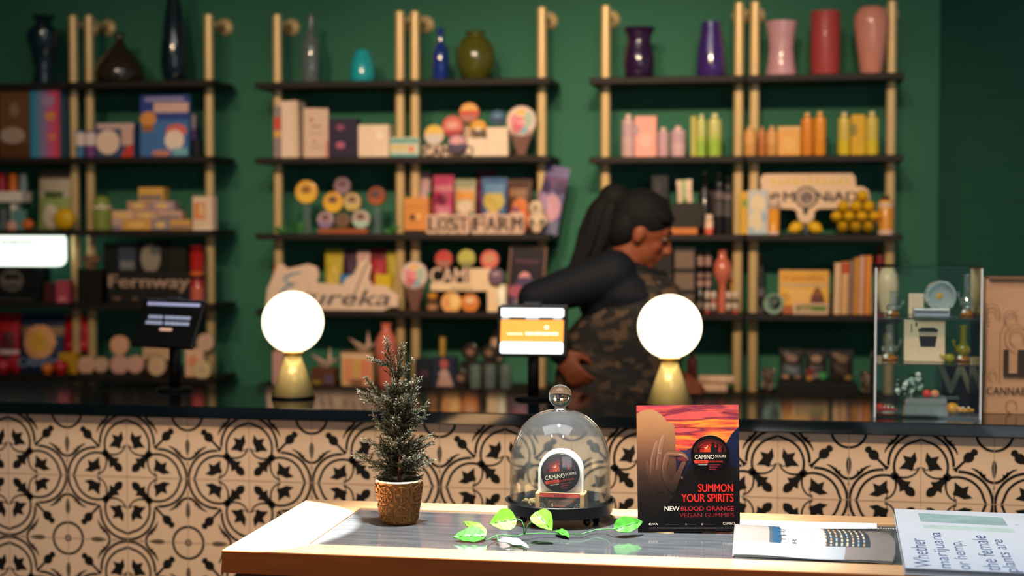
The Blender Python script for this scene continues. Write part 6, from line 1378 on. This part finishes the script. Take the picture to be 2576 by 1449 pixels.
for u0, u1, vt, c, A, nm in ((2097, 2115, 661, '#d2ac84', [], 'cream book, leftmost'), (2115, 2135, 658, '#cf9f6c', [('r', 0, .78, 1, .98, '#b0441f')], 'tan book with red spine top'), (2135, 2147, 654, '#8a6a5c', [], 'narrow grey-mauve book'), (2147, 2160, 648, '#c8882a', [], 'mustard book'), (2160, 2173, 644, '#d49c84', [], 'rosy cream book'), (2173, 2190, 643, '#d07c32', [('r', .6, 0, 1, 1, '#dc8c3c')], 'orange book'), (2192, 2206, 668, '#b8964c', [], 'dull gold book seen through the acrylic case')):
    BOOK('%s in the book row on the fourth shelf' % nm, u0, u1, vt, ('R', 4), c, A=A, group='book row on the fourth shelf', roll=1.2 if u0 < 2190 else 0)
BT('dark red bottle beside the pole above the acrylic case', 2203, 2224, 616, ('R', 4), '#7a1c22', '#6a141c', y=5.99)
VS('cream rounded vase seen through the acrylic case', 2206, 2262, 672, ('R', 4), '#ead6b4', [(0, 0), (.55, 0), (.70, .10), (.95, .45), (1, .62), (.9, .82), (.6, .96), (.3, 1), (.25, .95)], rough=.3, coat=.3, y=5.89)
# bottom shelf
rn = random.Random(4)
for u, vt, vb_, nm in ((1935, 926, 980, 'left'), (2182, 936, 980, 'right')):
    t = thing('beaded_cup', 'glittering beaded cup at the %s of the three dark pouches' % nm, 'cup', (P(u, 560, 5.89).x, 5.89, ST('R', 5)), group='beaded cups'); r = .023; h = P(u, vt, 5.89).z - ST('R', 5)
    MB().lathe([(r * .6, 0), (r * .75, h * .4), (r, h * .95), (r * .9, h)], M('#6a5648', .3, .6), 24).build('body', t)
    m = MB()
    for k in range(46):
        a = rn.uniform(0, 2 * PI); z = h * rn.uniform(.15, 1); rr = r * (.65 + .36 * z / h); m.ell((rr * math.cos(a), rr * math.sin(a), z), .0045, M('#d8bca0', .12, .85), 8, 6)
    m.build('beads', t)
zt_ = BX('black tray under the three dark pouches on the bottom shelf', 'tray', 1958, 2162, 962, ('R', 5), '#0f0e0c', name='tray', y=5.90, d=.07)
for u0, u1, vt, A, nm in ((1963, 2025, 878, [('e', .5, .70, .24, .12, '#7a5a50'), ('e', .3, .84, .12, .06, '#6a544c'), ('r', .1, .2, .9, .5, '#4a5056'), ('e', .5, .34, .26, .1, '#5a666a'), ('e', .25, .14, .16, .06, '#a87a5c'), ('e', .75, .14, .16, .06, '#8a6a54')], 'leftmost dark pouch with grey and tan print'), (2028, 2084, 881, [('e', .5, .72, .24, .12, '#8a6a58'), ('r', .2, .4, .8, .5, '#5a4c50'), ('e', .2, .3, .2, .12, '#7a2a28'), ('e', .2, .12, .16, .08, '#b07a3c'), ('e', .8, .2, .2, .12, '#3f8a4c'), ('e', .5, .2, .18, .1, '#7a6a6c')], 'middle dark pouch with red and green fruit print'), (2088, 2150, 881, [('e', .3, .84, .14, .06, '#7a5c44'), ('e', .55, .72, .24, .12, '#6a5038'), ('e', .5, .4, .3, .2, '#3a2c18'), ('e', .8, .15, .16, .08, '#8a6a3c')], 'rightmost dark pouch with brown print')):
    PC('%s on the black tray' % nm, u0, u1, vt, zt_, A, '#1a1814', y=5.905, th=.013, group='dark pouches on the black tray')

# ------------------------------------------------------------------ the person behind the counter
YP = 5.12
def Q(u, v, dy=0.0): return P(u, v, YP + dy)
SKIN = M('#80432a', .5, var=.08, scale=20)
NAVYS = M('#0d1118', .75, var=.25, scale=40, bump=.4)
HAIR = M('#070605', .8, var=.3, scale=80)
root = Q(1540, 1000); px0, pyy = root.x, YP
pe = thing('person', 'person in dark long-sleeved top and patterned brown vest bending forward behind the counter', 'person', (px0, pyy, 0))
def L(u, v, dy=0.0): q = Q(u, v, dy); return Vector((q.x - px0, dy, q.z))
def chain(b, pts, rad, mat, n=14):
    """capsule chain: overlapping tapered tubes with round joints"""
    pp_ = []; rr_ = []
    for i in range(len(pts) - 1):
        for k in range(6): t = k / 6; pp_.append(Vector(pts[i]).lerp(Vector(pts[i + 1]), t)); rr_.append(rad[i] + (rad[i + 1] - rad[i]) * t)
    pp_.append(Vector(pts[-1])); rr_.append(rad[-1])
    b.tube(pp_, rr_, mat, n); b.ell(pp_[0], rad[0], mat, 14, 10); b.ell(pp_[-1], rad[-1], mat, 14, 10)
def loft(b, rings, mat, n=28):
    """rings: (centre, half width along x, half depth along y)"""
    vs = []; fs = []
    for c, a, d in rings:
        for k in range(n): q = 2 * PI * k / n; vs.append((c[0] + a * math.cos(q), c[1] + d * math.sin(q), c[2]))
    for i in range(len(rings) - 1):
        for k in range(n): k2 = (k + 1) % n; fs.append((i * n + k, i * n + k2, (i + 1) * n + k2, (i + 1) * n + k))
    fs += [tuple(range(n - 1, -1, -1)), tuple(range((len(rings) - 1) * n, len(rings) * n))]
    b.add(vs, fs, mat, True)
def fuse(o, vox, sm=4):
    r = o.modifiers.new('fuse', 'REMESH'); r.mode = 'VOXEL'; r.voxel_size = vox; r.use_smooth_shade = True
    s = o.modifiers.new('soften', 'SMOOTH'); s.factor = .5; s.iterations = sm
# joints
sh_n = L(1545, 690, -.09); el_n = L(1345, 752, -.17); wr_n = L(1410, 890, -.13); sh_f = L(1590, 690, .16)
hip = Vector((.0, 0, .93)); chest = L(1590, 800); nk = L(1580, 668); hd = L(1612, 578)
# body: head with face, neck, trunk, arms with hands, legs - one skin
B = MB()
Rh = Matrix.Translation(hd) @ Matrix.Rotation(math.radians(24), 4, 'Y') @ Matrix.Rotation(math.radians(9), 4, 'Z')   # head bends forward, face turned a little away
hl_ = lambda x, y, z: Rh @ Vector((x, y, z))
B.ell((0, 0, .020), (.095, .074, .098), SKIN, 28, 18, mx=Rh)                       # skull
B.ell((.032, 0, -.045), (.062, .058, .075), SKIN, 24, 16, mx=Rh)                   # face and jaw
B.ell((.068, 0, -.098), (.024, .028, .022), SKIN, 16, 10, mx=Rh)                   # chin
B.ell((.078, 0, .022), (.018, .050, .020), SKIN, 16, 10, mx=Rh)                    # brow
B.tube([Rh @ Vector(p_) for p_ in ((.088, 0, .012), (.102, 0, -.012), (.116, 0, -.034))], [.010, .013, .016], SKIN, 10); B.ell((.108, 0, -.036), (.016, .020, .012), SKIN, 14, 10, mx=Rh)   # nose
B.ell((.090, 0, -.062), (.014, .026, .009), SKIN, 14, 8, mx=Rh); B.ell((.087, 0, -.075), (.014, .023, .010), SKIN, 14, 8, mx=Rh)   # lips
B.ell((.062, -.036, -.028), (.024, .020, .024), SKIN, 12, 8, mx=Rh); B.ell((.062, .036, -.028), (.024, .020, .024), SKIN, 12, 8, mx=Rh)   # cheeks
for sy in (-1, 1):                                                                 # ears
    B.ell((-.004, sy * .076, -.012), (.020, .010, .032), SKIN, 14, 10, mx=Rh); B.ell((.002, sy * .072, -.030), (.012, .010, .014), SKIN, 10, 8, mx=Rh)
chain(B, [hl_(-.015, 0, -.06), nk + Vector((-.01, 0, -.02))], [.054, .060], SKIN)
loft(B, [((.0, 0, .80), .12, .12), ((.0, 0, .93), .155, .12), ((.03, 0, 1.06), .135, .105), (chest + Vector((0, 0, -.02)), .145, .12), (chest + Vector((.0, 0, .09)), .14, .15), (nk + Vector((-.01, 0, -.045)), .10, .12)], SKIN)
chain(B, [sh_n, el_n], [.050, .040], SKIN); chain(B, [el_n, wr_n], [.040, .027], SKIN)
el_f = L(1660, 850, .24); wr_f = L(1690, 940, .16); chain(B, [sh_f, el_f], [.05, .04], SKIN); chain(B, [el_f, wr_f], [.04, .027], SKIN)
def hand(wr, d, palm_n, curl, flip=1):
    d = Vector(d).normalized(); nrm = Vector(palm_n); nrm = (nrm - d * nrm.dot(d)).normalized(); sd = d.cross(nrm) * flip
    R_ = Matrix((sd, d, nrm)).transposed().to_4x4(); R_.translation = wr
    B.ell((0, .045, 0), (.040, .050, .017), SKIN, 20, 12, mx=R_); B.ell((0, .008, 0), (.028, .026, .020), SKIN, 14, 10, mx=R_)
    for i, (x, ln) in enumerate(((-.030, .072), (-.010, .082), (.010, .077), (.029, .060))):
        p_ = Vector((x, .084, 0)); pts = [Vector((x * .8, .05, 0)), p_]; a = 0; k = ln / 3
        for j in range(3): a += curl * (.8 + .12 * i) * (1, 1.1, .8)[j]; p_ = p_ + Vector((x * .06, math.cos(a) * k, -math.sin(a) * k)); pts.append(p_)
        B.tube([R_ @ q_ for q_ in pts], [.010, .0100, .0092, .0085, .0070], SKIN, 10); B.ell(R_ @ pts[-1], .0070, SKIN, 10, 8)
    th = [R_ @ Vector(q_) for q_ in ((-.022, .015, 0), (-.048, .040, -.010), (-.058, .066, -.022), (-.056, .088, -.034))]
    B.tube(th, [.015, .0125, .0105, .0080], SKIN, 10); B.ell(th[-1], .0080, SKIN, 10, 8)
hand(wr_n, (.22, -.06, -.30), (-.4, -.9, .1), .42)
hand(wr_f, (.30, -.1, -.2), (-.2, -.6, .7), .4, -1)
for sy, kx in ((-.095, .05), (.095, -.07)):
    kn_ = Vector((kx + .04, sy, .50)); an = Vector((kx - .02, sy, .085)); chain(B, [Vector((.0, sy * .9, .88)), kn_], [.088, .060], SKIN); chain(B, [kn_, an], [.058, .038], SKIN)
    chain(B, [an + Vector((0, 0, -.04)), an + Vector((.15, 0, -.055))], [.036, .026], SKIN)
bo = B.build('body', pe); fuse(bo, .0055, 9)
# facial details
for sy in (-1, 1):
    MB().ell((.082, sy * .032, .004), (.012, .014, .009), M('#6a5648', .5), 14, 10, mx=Rh).ell((.0905, sy * .034, .004), (.006, .007, .007), M('#140c08', .2), 12, 8, mx=Rh).build('eye', pe)
    MB().tube([Rh @ Vector(p_) for p_ in ((.084, sy * .052, .030), (.092, sy * .036, .034), (.095, sy * .018, .031))], .0035, HAIR, 6).build('eyebrow', pe)
# hair: braided cap swept back into a high ponytail
Hh = MB(); Hh.ell((-.012, 0, .042), (.101, .083, .092), HAIR, 30, 20, mx=Rh)
Hh.ell((-.050, 0, -.005), (.062, .078, .085), HAIR, 24, 16, mx=Rh)
crown = L(1545, 498, 0)
Hh.ell(crown, (.052, .050, .048), HAIR, 20, 14)
rn = random.Random(21)
for k in range(15):       # rows on the scalp running to the crown
    a = -1.25 + 2.5 * k / 14
    pts = [Rh @ Vector((.088 * math.cos(a * .75), .080 * math.sin(a), .050 + .02 * math.cos(a))), Rh @ Vector((.035, .070 * math.sin(a), .122 - .05 * abs(math.sin(a)))), Rh @ Vector((-.035, .05 * math.sin(a), .125 - .045 * abs(math.sin(a)))), crown]
    Hh.tube(pts, [.005, .007, .007, .007], HAIR, 7)
for k in range(70):       # ponytail braids falling over the back
    a = rn.uniform(0, 2 * PI); q_ = rn.random() ** .5; ox, oy = math.cos(a) * q_, math.sin(a) * q_
    f = rn.uniform(.75, 1.0)
    pts = [crown + Vector((ox * .03, oy * .03, .02)), L(1522, 528) + Vector((ox * .058, oy * .055, 0)), L(1508, 580) + Vector((ox * .068, oy * .06, 0)), L(1490, 632) + Vector((ox * .060, oy * .055, 0)), L(1468, 632 + 50 * f) + Vector((ox * .048, oy * .04 - .02, 0)), L(1440 - 12 * f, 640 + 75 * f) + Vector((ox * .022, oy * .03 - .06, 0))]
    Hh.tube(pts, [.008, .011, .012, .011, .009, .004], HAIR, 7)
Hh.tube([crown, L(1520, 535), L(1508, 585), L(1490, 635), L(1462, 672)], [.045, .056, .060, .050, .026], HAIR, 16)
Hh.build('hair', pe)
# clothes
T = MB()
loft(T, [((.0, 0, .90), .165, .135), ((.0, 0, .96), .165, .130), ((.03, 0, 1.07), .150, .118), (chest + Vector((0, 0, -.02)), .158, .135), (chest + Vector((-.005, 0, .08)), .150, .160), (chest + Vector((-.02, 0, .13)), .115, .14), (nk + Vector((-.012, 0, .0)), .070, .070)], NAVYS)
chain(T, [sh_n + Vector((-.005, .01, .0)), el_n], [.082, .058], NAVYS, 18); chain(T, [el_n, wr_n], [.058, .038], NAVYS, 18)
chain(T, [sh_f, el_f], [.075, .055], NAVYS, 16); chain(T, [el_f, wr_f], [.054, .038], NAVYS, 16)
T.ell(chest + Vector((-.09, -.02, .06)), (.09, .11, .09), NAVYS, 18, 12)
so = T.build('long_sleeved_top', pe); fuse(so, .008, 6)
vm = bpy.data.materials.new('patterned_vest_cloth'); vm.use_nodes = True
nt = vm.node_tree; bs = nt.nodes['Principled BSDF']; bs.inputs['Roughness'].default_value = .85
tc = nt.nodes.new('ShaderNodeTexCoord'); mp = nt.nodes.new('ShaderNodeMapping'); mp.inputs['Scale'].default_value = (24, 24, 46); mp.inputs['Rotation'].default_value = (0, .25, 0)
vo = nt.nodes.new('ShaderNodeTexVoronoi'); vo.distance = 'CHEBYCHEV'; vo.inputs['Scale'].default_value = 1.0
cr = nt.nodes.new('ShaderNodeValToRGB'); cr.color_ramp.interpolation = 'CONSTANT'
els = cr.color_ramp.elements; els[0].position = 0; els[0].color = lin('#1b1713') + [1]; els[1].position = .42; els[1].color = lin('#4a3726') + [1]
for p_, c in ((.58, '#1d1a16'), (.70, '#5a432e'), (.84, '#2a231d')): e_ = els.new(p_); e_.color = lin(c) + [1]
sp_ = nt.nodes.new('ShaderNodeSeparateColor')
nt.links.new(tc.outputs['Object'], mp.inputs[0]); nt.links.new(mp.outputs[0], vo.inputs['Vector']); nt.links.new(vo.outputs['Color'], sp_.inputs[0]); nt.links.new(sp_.outputs[0], cr.inputs[0]); nt.links.new(cr.outputs[0], bs.inputs['Base Color'])
V = MB()
loft(V, [((-.005, 0, .84), .195, .150), ((.0, 0, .93), .200, .150), ((.012, 0, 1.06), .205, .135), (chest + Vector((-.015, -.005, -.05)), .205, .148), (chest + Vector((.02, -.01, .04)), .160, .150), (chest + Vector((.045, 0, .10)), .115, .13), (nk + Vector((.02, 0, -.005)), .085, .085)], vm)
V.build('patterned_vest', pe)
Cc = MB(); Cc.lathe([(.088, -.03), (.092, .01), (.088, .045), (.078, .055), (.070, .03)], M('#100e0d', .8), 28, mx=Matrix.Translation(nk + Vector((.034, 0, -.045))) @ Matrix.Rotation(math.radians(20), 4, 'Y'), close=False); Cc.build('collar', pe)
TRS = MB()
for sy, kx in ((-.095, .05), (.095, -.07)):
    kn_ = Vector((kx + .04, sy, .50)); an = Vector((kx - .02, sy, .10)); chain(TRS, [Vector((.0, sy * .9, .88)), kn_], [.108, .078], M('#1a1b20', .8)); chain(TRS, [kn_, an], [.076, .060], M('#1a1b20', .8))
TRS.ell((0, 0, .90), (.165, .150, .10), M('#1a1b20', .8)); to = TRS.build('trousers', pe); fuse(to, .012, 4)
for sy, kx in ((-.095, .05), (.095, -.07)):
    MB().ell((kx + .045, sy, .036), (.125, .047, .036), M('#0f0f10', .5), 22, 12).box(kx - .07, kx + .16, sy - .042, sy + .042, 0, .018, M('#2a2a2a', .6), .006).build('shoe', pe)
